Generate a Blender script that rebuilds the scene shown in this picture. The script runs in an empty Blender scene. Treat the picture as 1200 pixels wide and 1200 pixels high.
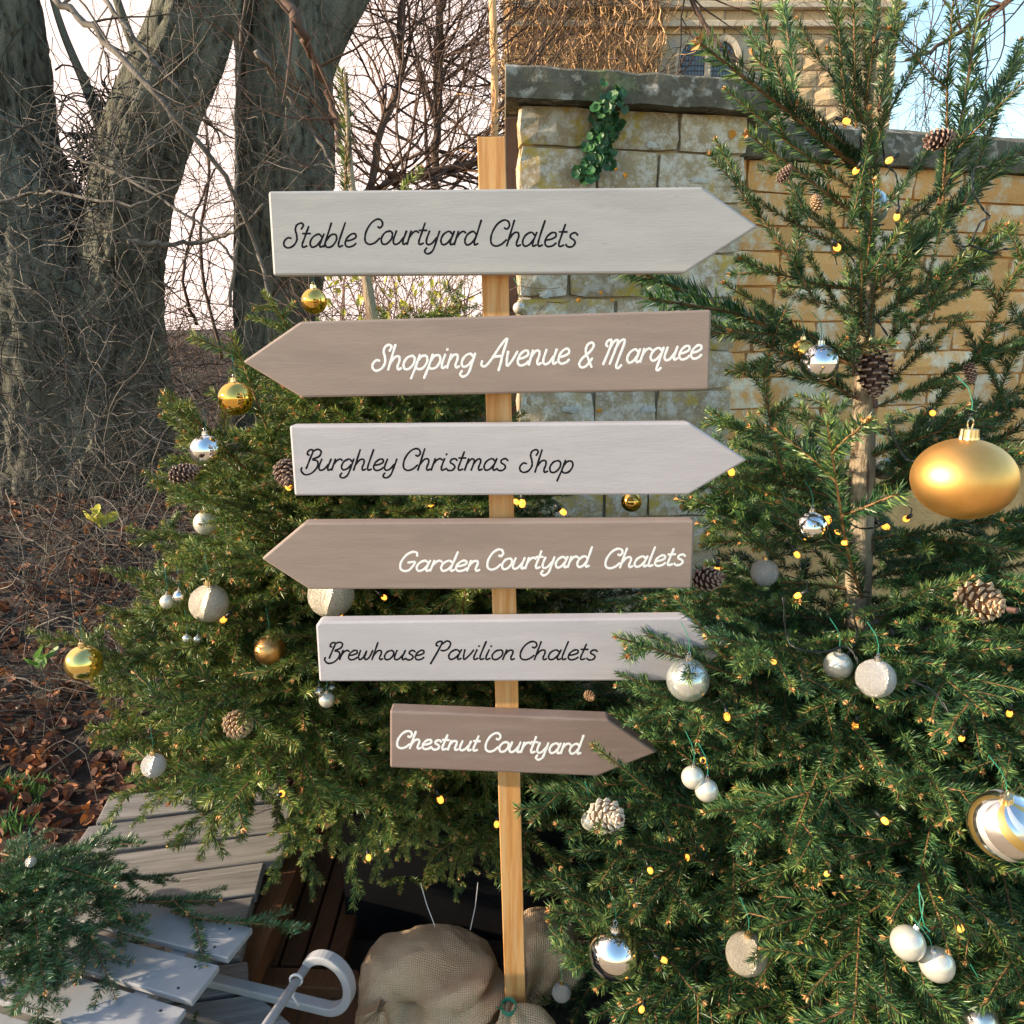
import bpy, bmesh, math, random
import numpy as np
from mathutils import Vector, Matrix, noise
random.seed(7); rng = np.random.default_rng(7)
S = bpy.context.scene
COL = S.collection
# ------------------------------------------------------------ camera
F = 942.0; PITCH = math.radians(12.8); EYE = 1.6
cam_d = bpy.data.cameras.new('camera'); cam = bpy.data.objects.new('camera', cam_d); COL.objects.link(cam)
cam.location = (0, 0, EYE); cam.rotation_euler = (math.pi/2 - PITCH, 0, 0)
cam_d.sensor_width = 36; cam_d.lens = F/1200*36; cam_d.clip_start = 0.05; cam_d.clip_end = 2000
S.camera = cam
# ------------------------------------------------------------ light
SUN_EL = math.radians(16); SUN_AZ = math.radians(-99)      # azimuth from +Y, clockwise positive
w = bpy.data.worlds.new('World'); S.world = w; w.use_nodes = True
nt = w.node_tree; bg = nt.nodes['Background']
sky = nt.nodes.new('ShaderNodeTexSky'); sky.sky_type = 'NISHITA'; sky.sun_disc = False
sky.sun_elevation = SUN_EL; sky.sun_rotation = SUN_AZ; sky.air_density = 1.5; sky.dust_density = .7; sky.ozone_density = 3.0
# thin bright cloud veil on the sunward (left) side of the sky
def wn(t, **k):
    n = nt.nodes.new(t)
    for a, b in k.items(): setattr(n, a, b)
    return n
wl = nt.links.new
tcw = wn('ShaderNodeTexCoord'); dotn = wn('ShaderNodeVectorMath', operation='DOT_PRODUCT'); dotn.inputs[1].default_value = (-.85, .52, 0)
wl(tcw.outputs['Generated'], dotn.inputs[0])
nzw = wn('ShaderNodeTexNoise'); nzw.inputs['Scale'].default_value = 2.2; nzw.inputs['Detail'].default_value = 6; wl(tcw.outputs['Generated'], nzw.inputs['Vector'])
ad = wn('ShaderNodeMath', operation='MULTIPLY_ADD'); ad.inputs[1].default_value = .35; wl(nzw.outputs['Fac'], ad.inputs[0]); wl(dotn.outputs['Value'], ad.inputs[2])
mr = wn('ShaderNodeMapRange', interpolation_type='SMOOTHSTEP'); mr.inputs[1].default_value = .30; mr.inputs[2].default_value = .80; wl(ad.outputs[0], mr.inputs[0])
mxw = wn('ShaderNodeMix', data_type='RGBA'); mxw.inputs[7].default_value = (4.3, 3.35, 3.0, 1)
wl(mr.outputs[0], mxw.inputs[0]); wl(sky.outputs[0], mxw.inputs[6]); wl(mxw.outputs[2], bg.inputs[0]); bg.inputs[1].default_value = 0.12
sd = bpy.data.lights.new('sun', 'SUN'); sd.energy = 3.3; sd.angle = math.radians(0.9); sd.color = (1.0, 0.80, 0.58)
sun = bpy.data.objects.new('sun', sd); COL.objects.link(sun)
sdir = Vector((math.sin(SUN_AZ)*math.cos(SUN_EL), math.cos(SUN_AZ)*math.cos(SUN_EL), math.sin(SUN_EL)))
sun.rotation_euler = sdir.to_track_quat('Z', 'Y').to_euler(); sun.location = sdir*20
S.view_settings.view_transform = 'Standard'; S.view_settings.look = 'None'; S.view_settings.gamma = 1
S.view_settings.exposure = 1.72
S.render.resolution_x = 1024; S.render.resolution_y = 1024
# ------------------------------------------------------------ projection helpers (points in the place seen along a ray)
CT, ST = math.cos(PITCH), math.sin(PITCH)
def ray(px, py):
    a = (px-600)/F; b = (600-py)/F
    return Vector((a, CT + b*ST, -ST + b*CT))
def P(px, py, Y):
    r = ray(px, py); t = Y/r.y; return Vector((r.x*t, Y, EYE + r.z*t))
def G(px, py, z):
    r = ray(px, py); t = (z-EYE)/r.z; return Vector((r.x*t, r.y*t, z))
def proj(pts):
    p = np.asarray(pts, float) - np.array([0, 0, EYE])
    d = p[:, 1]*CT - p[:, 2]*ST; u = p[:, 1]*ST + p[:, 2]*CT
    d = np.maximum(d, 1e-3)
    return 600 + F*p[:, 0]/d, 600 - F*u/d, d
# ------------------------------------------------------------ materials
def nd(nt, t, **kw):
    n = nt.nodes.new(t)
    for k, v in kw.items(): setattr(n, k, v)
    return n
def mat(name, c1, c2=None, scale=8, rough=0.7, bump=0.0, bscale=40, stretch=(1, 1, 1), metal=0.0, c3=None, s3=3, t3=(.55, .65),
        rand=0.0, spec=0.5, detail=6, ramp=(.35, .65), coat=0.0, sss=0, bdist=0.003, c4=None, s4=2, t4=(.6, .66), transl=0, nrough=.6):
    m = bpy.data.materials.new(name); m.use_nodes = True; t = m.node_tree; b = t.nodes['Principled BSDF']
    L = t.links.new
    tc = nd(t, 'ShaderNodeTexCoord'); mp = nd(t, 'ShaderNodeMapping'); mp.inputs['Scale'].default_value = stretch
    oi = nd(t, 'ShaderNodeObjectInfo')
    add = nd(t, 'ShaderNodeVectorMath', operation='MULTIPLY_ADD'); add.inputs[1].default_value = (1, 1, 1)
    cmb = nd(t, 'ShaderNodeMath', operation='MULTIPLY'); cmb.inputs[1].default_value = 37.0
    L(oi.outputs['Random'], cmb.inputs[0]); L(tc.outputs['Object'], add.inputs[0]); L(cmb.outputs[0], add.inputs[2]); L(add.outputs[0], mp.inputs[0])
    def nz(s, dt=detail, vec=mp.outputs[0]):
        n = nd(t, 'ShaderNodeTexNoise'); n.inputs['Scale'].default_value = s; n.inputs['Detail'].default_value = dt; n.inputs['Roughness'].default_value = nrough
        L(vec, n.inputs['Vector']); return n.outputs['Fac']
    def mixc(fac, a, c):
        x = nd(t, 'ShaderNodeMix', data_type='RGBA'); L(fac, x.inputs[0])
        if isinstance(a, tuple): x.inputs[6].default_value = (*a, 1)
        else: L(a, x.inputs[6])
        x.inputs[7].default_value = (*c, 1) if isinstance(c, tuple) else (0, 0, 0, 1)
        return x.outputs[2]
    def rng_(fac, lo, hi):
        r = nd(t, 'ShaderNodeMapRange'); r.inputs[1].default_value = lo; r.inputs[2].default_value = hi; L(fac, r.inputs[0]); return r.outputs[0]
    col = None
    if c2 is None: b.inputs['Base Color'].default_value = (*c1, 1)
    else:
        col = mixc(rng_(nz(scale), *ramp), c1, c2)
        if c3: col = mixc(rng_(nz(s3, 8), *t3), col, c3)
        if c4: col = mixc(rng_(nz(s4, 8), *t4), col, c4)
        if rand:
            h = nd(t, 'ShaderNodeHueSaturation'); r = nd(t, 'ShaderNodeMapRange'); r.inputs[3].default_value = 1-rand; r.inputs[4].default_value = 1+rand
            L(oi.outputs['Random'], r.inputs[0]); L(r.outputs[0], h.inputs['Value']); L(col, h.inputs['Color']); col = h.outputs[0]
        L(col, b.inputs['Base Color'])
    b.inputs['Roughness'].default_value = rough; b.inputs['Metallic'].default_value = metal
    b.inputs['Specular IOR Level'].default_value = spec
    b.inputs['Coat Weight'].default_value = coat
    if sss: b.inputs['Subsurface Weight'].default_value = sss
    if bump:
        bp = nd(t, 'ShaderNodeBump'); bp.inputs['Strength'].default_value = bump; bp.inputs['Distance'].default_value = bdist
        L(nz(bscale, 8), bp.inputs['Height']); L(bp.outputs[0], b.inputs['Normal'])
    if transl:
        tr = nd(t, 'ShaderNodeBsdfTranslucent'); ms = nd(t, 'ShaderNodeMixShader'); ms.inputs[0].default_value = transl
        if col is not None: L(col, tr.inputs[0])
        else: tr.inputs[0].default_value = (*c1, 1)
        L(b.outputs[0], ms.inputs[1]); L(tr.outputs[0], ms.inputs[2]); L(ms.outputs[0], t.nodes['Material Output'].inputs[0])
    return m
def emis(name, c, s):
    m = bpy.data.materials.new(name); m.use_nodes = True; b = m.node_tree.nodes['Principled BSDF']
    b.inputs['Base Color'].default_value = (*c, 1); b.inputs['Emission Color'].default_value = (*c, 1); b.inputs['Emission Strength'].default_value = s
    return m
M = {}
M['paint_grey'] = mat('paint_grey', (.345, .35, .35), (.39, .397, .40), 4, .55, .5, 50, (1, 1, 7), c3=(.43, .425, .415), s3=6, t3=(.50, .75), c4=(.25, .25, .25), s4=16, t4=(.70, .76), bdist=.001)
M['paint_lilac'] = mat('paint_lilac', (.415, .405, .43), (.46, .45, .475), 4, .5, .5, 50, (1, 1, 7), c3=(.50, .48, .495), s3=6, t3=(.50, .75), c4=(.30, .28, .29), s4=16, t4=(.70, .76), bdist=.001)
M['paint_taupe'] = mat('paint_taupe', (.255, .20, .172), (.30, .235, .20), 4, .5, .5, 50, (1, 1, 7), c3=(.33, .265, .225), s3=7, t3=(.54, .75), c4=(.17, .13, .11), s4=14, t4=(.68, .75), bdist=.001)
M['paint_brown'] = mat('paint_brown', (.21, .155, .132), (.25, .185, .16), 4, .5, .5, 50, (1, 1, 7), c3=(.28, .22, .19), s3=7, t3=(.54, .75), c4=(.14, .10, .09), s4=14, t4=(.68, .75), bdist=.001)
M['ink'] = mat('ink', (.008, .008, .012), (.014, .014, .018), 60, .85, spec=.1)
M['white_ink'] = mat('white_ink', (.78, .80, .80), (.85, .87, .87), 60, .6)
M['pine'] = mat('pine', (.62, .33, .11), (.48, .22, .06), 5, .6, .4, 60, (14, 14, .7), c3=(.62, .40, .19), s3=6, t3=(.45, .7), bdist=.001, ramp=(.42, .58))
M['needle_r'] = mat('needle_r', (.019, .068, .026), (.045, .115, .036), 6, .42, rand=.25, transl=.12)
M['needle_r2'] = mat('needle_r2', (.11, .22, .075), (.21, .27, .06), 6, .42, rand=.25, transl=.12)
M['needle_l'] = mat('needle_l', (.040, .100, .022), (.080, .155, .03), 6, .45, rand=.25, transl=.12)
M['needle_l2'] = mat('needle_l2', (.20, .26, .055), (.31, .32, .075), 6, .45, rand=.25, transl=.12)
M['needle_b'] = mat('needle_b', (.022, .070, .020), (.040, .105, .030), 6, .4, rand=.25, transl=.1)
M['needle_b2'] = mat('needle_b2', (.07, .155, .060), (.12, .21, .10), 6, .4, rand=.2, transl=.1)
M['twigbark'] = mat('twigbark', (.15, .075, .028), (.24, .13, .05), 30, .8, .4, 200)
M['bud'] = mat('bud', (.50, .24, .08), (.62, .36, .14), 90, .7)
M['firtrunk'] = mat('firtrunk', (.26, .20, .125), (.40, .33, .22), 14, .85, .9, 60, (3, 3, .8), c3=(.10, .06, .035), s3=16, t3=(.5, .62), bdist=.006)
M['bark'] = mat('bark', (.10, .105, .075), (.21, .205, .15), 7, .95, 1.0, 45, (3.5, 3.5, .9), c3=(.05, .048, .038), s3=9, t3=(.52, .64), bdist=.03, c4=(.26, .265, .20), s4=1.2, t4=(.46, .66))
M['twig'] = mat('twig', (.07, .062, .052), (.19, .168, .14), 9, .85)
M['twig_dark'] = mat('twig_dark', (.018, .016, .014), (.04, .034, .03), 3, .9)
M['twig_red'] = mat('twig_red', (.05, .03, .022), (.12, .07, .045), 3, .85)
M['creeper'] = mat('creeper', (.55, .31, .13), (.78, .48, .24), 2, .85)
M['stone'] = mat('stone', (.54, .43, .25), (.34, .26, .16), 5, .9, 1.0, 45, c3=(.68, .64, .54), s3=15, t3=(.46, .58), rand=.2, bdist=.012, c4=(.52, .37, .05), s4=4.5, t4=(.52, .62), nrough=.78)
M['stone_warm'] = mat('stone_warm', (.86, .47, .17), (.72, .38, .12), 5, .9, 1.0, 35, c3=(.84, .74, .54), s3=5, t3=(.48, .60), nrough=.75, rand=.14, bdist=.012)
M['stone_far'] = mat('stone_far', (.66, .48, .28), (.52, .36, .19), 1.5, .9, .8, 12, rand=.18, bdist=.02)
M['stone_trim'] = mat('stone_trim', (.52, .45, .34), (.45, .37, .26), 3, .9, .5, 20, rand=.08)
M['mortar'] = mat('mortar', (.60, .50, .34), (.46, .38, .26), 8, .95, 1.0, 60, bdist=.01, c3=(.45, .44, .4), s3=5, t3=(.5, .6))
M['mortar_warm'] = mat('mortar_warm', (.80, .48, .20), (.62, .36, .14), 8, .95, 1.0, 60, bdist=.01)
M['coping'] = mat('coping', (.075, .070, .05), (.16, .145, .10), 7, .95, 1.0, 50, c3=(.36, .35, .30), s3=16, t3=(.53, .64), bdist=.012, c4=(.10, .13, .03), s4=4, t4=(.55, .68))
M['lichen_orange'] = mat('lichen_orange', (.60, .27, .03), (.50, .2, .02), 60, .9, .8, 150)
M['lichen_white'] = mat('lichen_white', (.55, .55, .50), (.42, .42, .38), 60, .9, .8, 150)
M['shade_brown'] = mat('shade_brown', (.035, .018, .012), (.06, .03, .02), 8, .8, .5, 40, (8, 8, .6))  # shade on the pier's left side, put into a dark brown
M['glass_dark'] = mat('glass_dark', (.06, .09, .13), (.10, .15, .22), 8, .15, spec=.8)
M['lead'] = mat('lead', (.05, .05, .055), (.08, .08, .085), 20, .6)
M['ivy'] = mat('ivy', (.018, .085, .022), (.035, .12, .03), 20, .5, rand=.35, transl=.1)
M['soil'] = mat('soil', (.022, .018, .015), (.05, .038, .028), 6, .95, 1.0, 30, bdist=.03, c3=(.08, .055, .035), s3=14, t3=(.55, .65))
M['gravel'] = mat('gravel', (.30, .22, .14), (.40, .31, .21), 30, .9, 1.0, 120, bdist=.01)
M['leaf_brown'] = mat('leaf_brown', (.10, .045, .03), (.25, .115, .065), 25, .85, .5, 60, rand=.45, transl=.15, c3=(.10, .045, .03), s3=9, t3=(.5, .65))
M['leaf_orange'] = mat('leaf_orange', (.42, .17, .05), (.30, .12, .05), 25, .85, .5, 60, rand=.3, transl=.2)
M['leaf_yellow'] = mat('leaf_yellow', (.55, .50, .06), (.42, .45, .08), 25, .5, rand=.2, transl=.35)
M['leaf_green'] = mat('leaf_green', (.10, .26, .05), (.18, .34, .08), 25, .5, rand=.2, transl=.3)
M['deckwood'] = mat('deckwood', (.15, .148, .142), (.27, .265, .255), 5, .85, .8, 30, (.7, 12, 12), c3=(.12, .115, .10), s3=7, t3=(.55, .7), rand=.12, bdist=.004)
M['wetwood'] = mat('wetwood', (.085, .034, .014), (.17, .075, .03), 5, .55, .7, 30, (10, .7, 10), rand=.25, bdist=.003, c3=(.035, .02, .012), s3=5, t3=(.5, .7))
M['white_paint'] = mat('white_paint', (.31, .325, .345), (.36, .375, .395), 6, .42, .2, 40, (2, 2, 2), c3=(.26, .275, .29), s3=14, t3=(.66, .74), bdist=.001)
M['shade_black'] = mat('shade_black', (.007, .007, .008), (.010, .010, .011), 10, .9, spec=.1)  # shadow under the left tree, put into the box colour
M['cable'] = mat('cable', (.012, .016, .016), (.02, .026, .024), 10, .45)
M['green_wire'] = mat('green_wire', (.02, .20, .12), (.03, .26, .16), 10, .4)
M['string'] = mat('string', (.5, .5, .5), (.65, .65, .65), 10, .6)
M['gold_matte'] = mat('gold_matte', (.80, .44, .13), (.84, .48, .15), 3, .46, metal=1)
M['gold_shiny'] = mat('gold_shiny', (.85, .52, .12), (.9, .56, .14), 3, .07, metal=1)
M['gold_yellow'] = mat('gold_yellow', (.82, .62, .20), (.86, .66, .22), 3, .14, metal=1)
M['copper_matte'] = mat('copper_matte', (.70, .38, .14), (.72, .40, .16), 3, .4, metal=1)
M['chrome'] = mat('chrome', (.82, .82, .80), (.86, .86, .84), 3, .03, metal=1)
M['silver_matte'] = mat('silver_matte', (.70, .69, .63), (.76, .75, .69), 3, .3, metal=1)
M['pearl'] = mat('pearl', (.66, .65, .56), (.72, .71, .62), 3, .28, metal=.45, coat=.4)
M['frost'] = mat('frost', (.58, .64, .62), (.74, .77, .74), 12, .2, metal=.75)
M['glitter'] = mat('glitter', (.26, .22, .16), (.92, .86, .72), 30, .28, 1.0, 40, metal=.75, bdist=.0035, detail=4)
M['glitter_white'] = mat('glitter_white', (.34, .33, .31), (.92, .91, .88), 32, .28, 1.0, 42, metal=.55, bdist=.0035, detail=4)
M['cap_gold'] = mat('cap_gold', (.86, .66, .38), (.9, .7, .4), 3, .22, metal=1)
M['cap_silver'] = mat('cap_silver', (.75, .75, .74), (.8, .8, .8), 3, .2, metal=1)
M['cone_dark'] = mat('cone_dark', (.060, .030, .024), (.10, .052, .04), 40, .7)
M['cone_tip'] = mat('cone_tip', (.26, .17, .13), (.36, .26, .2), 60, .7)
M['cone_tan'] = mat('cone_tan', (.22, .12, .055), (.30, .17, .08), 40, .7)
M['cone_tan_tip'] = mat('cone_tan_tip', (.50, .34, .20), (.60, .43, .27), 60, .7)
M['cone_pale'] = mat('cone_pale', (.36, .28, .19), (.45, .36, .26), 40, .7)
M['cone_pale_tip'] = mat('cone_pale_tip', (.62, .52, .40), (.72, .62, .5), 60, .7)
M['bulb'] = emis('bulb', (1.0, .36, .045), .75)

def burlap_mat():
    m = bpy.data.materials.new('burlap'); m.use_nodes = True; t = m.node_tree; b = t.nodes['Principled BSDF']; L = t.links.new
    tc = nd(t, 'ShaderNodeTexCoord')
    geo = nd(t, 'ShaderNodeNewGeometry'); sep = nd(t, 'ShaderNodeSeparateXYZ'); L(geo.outputs['Normal'], sep.inputs[0]); hs = []
    for ax in ('X', 'Y', 'Z'):
        wv = nd(t, 'ShaderNodeTexWave'); wv.wave_type = 'BANDS'; wv.bands_direction = ax
        wv.inputs['Scale'].default_value = 62; wv.inputs['Distortion'].default_value = 3.0; wv.inputs['Detail'].default_value = 3; wv.inputs['Detail Scale'].default_value = .5
        L(tc.outputs['Object'], wv.inputs[0])
        ab = nd(t, 'ShaderNodeMath', operation='ABSOLUTE'); L(sep.outputs[ax], ab.inputs[0])
        mr_ = nd(t, 'ShaderNodeMapRange'); mr_.inputs[1].default_value = .45; mr_.inputs[2].default_value = .75; mr_.inputs[3].default_value = 1; mr_.inputs[4].default_value = 0; L(ab.outputs[0], mr_.inputs[0])
        mu = nd(t, 'ShaderNodeMath', operation='MULTIPLY'); L(wv.outputs['Fac'], mu.inputs[0]); L(mr_.outputs[0], mu.inputs[1]); hs.append(mu.outputs[0])
    m1 = nd(t, 'ShaderNodeMath', operation='MAXIMUM'); L(hs[0], m1.inputs[0]); L(hs[1], m1.inputs[1])
    mx = nd(t, 'ShaderNodeMath', operation='MAXIMUM'); L(m1.outputs[0], mx.inputs[0]); L(hs[2], mx.inputs[1])
    n = nd(t, 'ShaderNodeTexNoise'); n.inputs['Scale'].default_value = 9; n.inputs['Detail'].default_value = 5; L(tc.outputs['Object'], n.inputs[0])
    r = nd(t, 'ShaderNodeValToRGB'); r.color_ramp.elements[0].color = (.62, .42, .245, 1); r.color_ramp.elements[1].color = (.80, .60, .385, 1)
    r.color_ramp.elements[0].position = .35; r.color_ramp.elements[1].position = .65; L(n.outputs['Fac'], r.inputs[0])
    mul = nd(t, 'ShaderNodeMix', data_type='RGBA', blend_type='MULTIPLY'); mul.inputs[0].default_value = .22
    L(r.outputs[0], mul.inputs[6]); L(mx.outputs[0], mul.inputs[7]); L(mul.outputs[2], b.inputs['Base Color'])
    bp = nd(t, 'ShaderNodeBump'); bp.inputs['Strength'].default_value = .9; bp.inputs['Distance'].default_value = .003; L(mx.outputs[0], bp.inputs['Height']); L(bp.outputs[0], b.inputs['Normal'])
    b.inputs['Roughness'].default_value = .95; b.inputs['Specular IOR Level'].default_value = .1
    return m
M['burlap'] = burlap_mat()
# ------------------------------------------------------------ object helpers
def link(name, me, parent=None, kind=None):
    o = bpy.data.objects.new(name, me); COL.objects.link(o)
    if parent: o.parent = parent
    if kind: o['kind'] = kind
    return o
def tag(o, label=None, cat=None, group=None, kind=None):
    if label: o['label'] = label
    if cat: o['category'] = cat
    if group: o['group'] = group
    if kind: o['kind'] = kind
    return o
def empty(name, loc, label, cat, group=None, rz=0):
    o = link(name, None); o.location = loc; o.rotation_euler = (0, 0, rz); o.empty_display_size = .1
    return tag(o, label, cat, group)
def np_mesh(name, V, faces_flat, counts, mats, midx=None, smooth=False):
    me = bpy.data.meshes.new(name)
    V = np.asarray(V, np.float32); ff = np.asarray(faces_flat, np.int32).ravel(); counts = np.asarray(counts, np.int32)
    me.vertices.add(len(V)); me.vertices.foreach_set('co', V.ravel())
    me.loops.add(len(ff)); me.loops.foreach_set('vertex_index', ff)
    me.polygons.add(len(counts)); st = np.concatenate([[0], np.cumsum(counts)[:-1]]).astype(np.int32)
    me.polygons.foreach_set('loop_start', st); me.polygons.foreach_set('loop_total', counts)
    for m in mats: me.materials.append(M[m])
    if midx is not None: me.polygons.foreach_set('material_index', np.asarray(midx, np.int32))
    me.update(calc_edges=True)
    if smooth: me.shade_smooth()
    me.validate()
    return me
class MB:
    def __init__(s): s.v = []; s.f = []; s.m = []
    def add(s, vs, fs, m=0):
        o = len(s.v); s.v += [tuple(v) for v in vs]; s.f += [tuple(i+o for i in f) for f in fs]; s.m += [m]*len(fs)
    def box(s, c, d, m=0, R=None):
        c = Vector(c); vs = []
        for x in (-1, 1):
            for y in (-1, 1):
                for z in (-1, 1):
                    p = Vector((x*d[0]/2, y*d[1]/2, z*d[2]/2)); vs.append(c + (R @ p if R else p))
        s.add(vs, [(0, 1, 3, 2), (4, 6, 7, 5), (0, 4, 5, 1), (2, 3, 7, 6), (0, 2, 6, 4), (1, 5, 7, 3)], m)
    def tube(s, pts, rad, n=6, m=0, cap=True):
        pts = [Vector(p) for p in pts]; k = len(pts)
        if not hasattr(rad, '__len__'): rad = [rad]*k
        up = None; vs = []
        for i in range(k):
            t = (pts[min(i+1, k-1)] - pts[max(i-1, 0)]);
            if t.length < 1e-9: t = Vector((0, 0, 1))
            t.normalize()
            if up is None: up = t.orthogonal().normalized()
            up = (up - t*up.dot(t));
            up = up.normalized() if up.length > 1e-6 else t.orthogonal().normalized()
            q = t.cross(up)
            for j in range(n):
                a = 2*math.pi*j/n; vs.append(pts[i] + (up*math.cos(a) + q*math.sin(a))*rad[i])
        fs = []
        for i in range(k-1):
            for j in range(n): fs.append((i*n+j, i*n+(j+1) % n, (i+1)*n+(j+1) % n, (i+1)*n+j))
        if cap: fs.append(tuple(range(n-1, -1, -1))); fs.append(tuple((k-1)*n+j for j in range(n)))
        s.add(vs, fs, m)
    def prism(s, poly, d, m=0):
        poly = [Vector(p) for p in poly]; n = len(poly); d = Vector(d)
        s.add(poly + [p + d for p in poly], [tuple(range(n)), tuple(range(2*n-1, n-1, -1))] + [(i, n+i, n+(i+1) % n, (i+1) % n) for i in range(n)], m)
    def lathe(s, prof, n=24, c=(0, 0, 0), m=0, sx=1, sy=1):
        vs = [(c[0]+r*math.cos(2*math.pi*j/n)*sx, c[1]+r*math.sin(2*math.pi*j/n)*sy, c[2]+z) for r, z in prof for j in range(n)]
        fs = [(i*n+j, i*n+(j+1) % n, (i+1)*n+(j+1) % n, (i+1)*n+j) for i in range(len(prof)-1) for j in range(n)]
        s.add(vs, fs, m)
    def mesh(s, name, mats, smooth=False, fix=True):
        if isinstance(mats, str): mats = [mats]
        me = bpy.data.meshes.new(name); me.from_pydata([tuple(v) for v in s.v], [], s.f)
        for x in mats: me.materials.append(M[x])
        me.polygons.foreach_set('material_index', s.m)
        if fix:
            b = bmesh.new(); b.from_mesh(me); bmesh.ops.recalc_face_normals(b, faces=b.faces); b.to_mesh(me); b.free()
        if smooth: me.shade_smooth()
        me.update(); return me
    def build(s, name, mats, parent=None, smooth=False, bevel=0, kind=None):
        me = s.mesh(name, mats, smooth); o = link(name, me, parent, kind)
        if bevel:
            b = o.modifiers.new('bevel', 'BEVEL'); b.width = bevel; b.segments = 2; b.limit_method = 'ANGLE'
        return o
def spline(pts, n=8):
    """catmull-rom through points (any dimension)"""
    P_ = [np.array(p, float) for p in pts]; P_ = [2*P_[0]-P_[1]] + P_ + [2*P_[-1]-P_[-2]]; out = []
    for i in range(1, len(P_)-2):
        a, b, c, d = P_[i-1:i+3]
        for j in range(n):
            t = j/n; out.append(.5*((2*b)+(-a+c)*t+(2*a-5*b+4*c-d)*t*t+(-a+3*b-3*c+d)*t**3))
    out.append(P_[-2]); return out
def nv(x, y, z, s=1.0): return noise.noise(Vector((x*s, y*s, z*s)))

# ============================================================ THE GROUND
def sst(a, b, x):
    t = min(max((x-a)/(b-a), 0), 1); return t*t*(3-2*t)
def gz(x, y):
    left = 1 - sst(-.9, .6, x)
    h = .62*sst(2.0, 5.2, y)*left + .85*sst(5.2, 11, y)*left
    return h + .05*nv(x, y, 0, 1.3)*sst(1.9, 3, y) + .02*nv(x, y, 3, 6)*sst(1.9, 2.6, y)
gb = MB()
xs = list(np.linspace(-6, 4, 120)); ys = list(np.linspace(-3, 10, 150))
xs = [-400, -150, -60, -25, -12] + xs + [8, 20, 60, 150, 400]; ys = [-300, -100, -30, -8] + ys + [14, 20, 40, 100, 400]
nx = len(xs); vs = [(x, y, gz(x, y)) for y in ys for x in xs]
gb.add(vs, [(j*nx+i, j*nx+i+1, (j+1)*nx+i+1, (j+1)*nx+i) for j in range(len(ys)-1) for i in range(nx-1)])
ground = gb.build('ground', 'soil', smooth=True, kind='structure')
pb = MB(); pb.add([(-40, -60, .03), (40, -60, .03), (40, 1.05, .03), (-40, 1.05, .03)], [(0, 1, 2, 3)])
pb.build('gravel_path', 'gravel', kind='structure')

# ============================================================ STONE WALLS
def stone_mesh(w, h, d, mname, seed, nx=4, nz=3, rough=.008):
    """stone block: front at y=0 going out, centred in x,z; depth d behind"""
    r = random.Random(seed); b = MB(); vs = []
    for j in range(nz+1):
        for i in range(nx+1):
            u = i/nx*2-1; v = j/nz*2-1
            e = max(abs(u), abs(v)); off = -rough*1.2*(e**6)
            x = u*w/2 + r.uniform(-1, 1)*w*.015; z = v*h/2 + r.uniform(-1, 1)*h*.02
            if abs(u) == 1 and abs(v) == 1: x *= .96; z *= .95
            vs.append((x, -(rough + off + r.uniform(-1, 1)*rough*.5), z))
    fs = [(j*(nx+1)+i, j*(nx+1)+i+1, (j+1)*(nx+1)+i+1, (j+1)*(nx+1)+i) for j in range(nz) for i in range(nx)]
    n0 = len(vs)
    ring = [i for i in range(nx+1)] + [j*(nx+1)+nx for j in range(1, nz+1)] + [nz*(nx+1)+i for i in range(nx-1, -1, -1)] + [j*(nx+1) for j in range(nz-1, 0, -1)]
    for k in ring: vs.append((vs[k][0], d, vs[k][2]))
    m = len(ring)
    fs += [(ring[k], n0+k, n0+(k+1) % m, ring[(k+1) % m]) for k in range(m)]
    b.add(vs, fs); me = b.mesh('stone', mname, smooth=False); return me
def stone_face(parent, O, u, W, z0, z1, rows, wlen, mname, gap=.012, seed=1, skip=None, rough=.008, name='stone', maxn=300, row_h=None, depth=.05):
    r = random.Random(seed); u = Vector(u).normalized(); n = 0; rz = math.atan2(u.y, u.x)
    hs = row_h or [r.uniform(.75, 1.25) for _ in range(rows)]; s = sum(hs); hs = [h*(z1-z0)/s for h in hs]; z = z0
    pool = {}
    for h in hs:
        x = 0
        while x < W-.001:
            l = min(r.uniform(*wlen), W-x)
            if W-x-l < wlen[0]*.5: l = W-x
            c = x+l/2
            if n < maxn and not (skip and skip(c, z+h/2)):
                key = (round(l, 2 if l < .6 else 1), round(h, 2), r.randint(0, 1))
                if key not in pool: pool[key] = stone_mesh(max(l-gap, .02), max(h-gap, .02), depth, mname, r.randint(0, 9999), rough=rough)
                o = link(name, pool[key], parent)
                o.location = Vector(O) + u*c + Vector((0, 0, z+h/2)); o.rotation_euler = (r.uniform(-.01, .01), 0, rz)
                n += 1
            x += l
        z += h
    return n
# --- pier
Yp = 3.6; ang = math.radians(11); pu = Vector((math.cos(ang), math.sin(ang), 0)); pn = Vector((math.sin(ang), -math.cos(ang), 0))
Opx = P(609, 300, Yp); O = Vector((Opx.x, Yp, 0))
zt = P(609, 121, Yp).z; Wp = 1.02
pier = empty('stone_pier', (0, 0, 0), 'square stone wall pier with lichen patches under a dark overhanging slab', 'pier')
b = MB(); back = Vector((-.03, .75, 0)); cback = Vector((-.012, .9, 0))
b.prism([O - pn*.03 + pu*.02, O - pn*.03 + pu*(Wp-.02), O + back + pu*(Wp-.02), O + back + pu*.02], (0, 0, zt)); b.build('core', 'mortar', pier)
stone_face(pier, O, pu, Wp, .55, zt, 10, (.20, .46), 'stone', seed=17, row_h=[1, 1.2, .9, 1.3, 1, 1.3, 1.1, 1.2, 1.15, .9], gap=.010, rough=.007)
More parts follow.
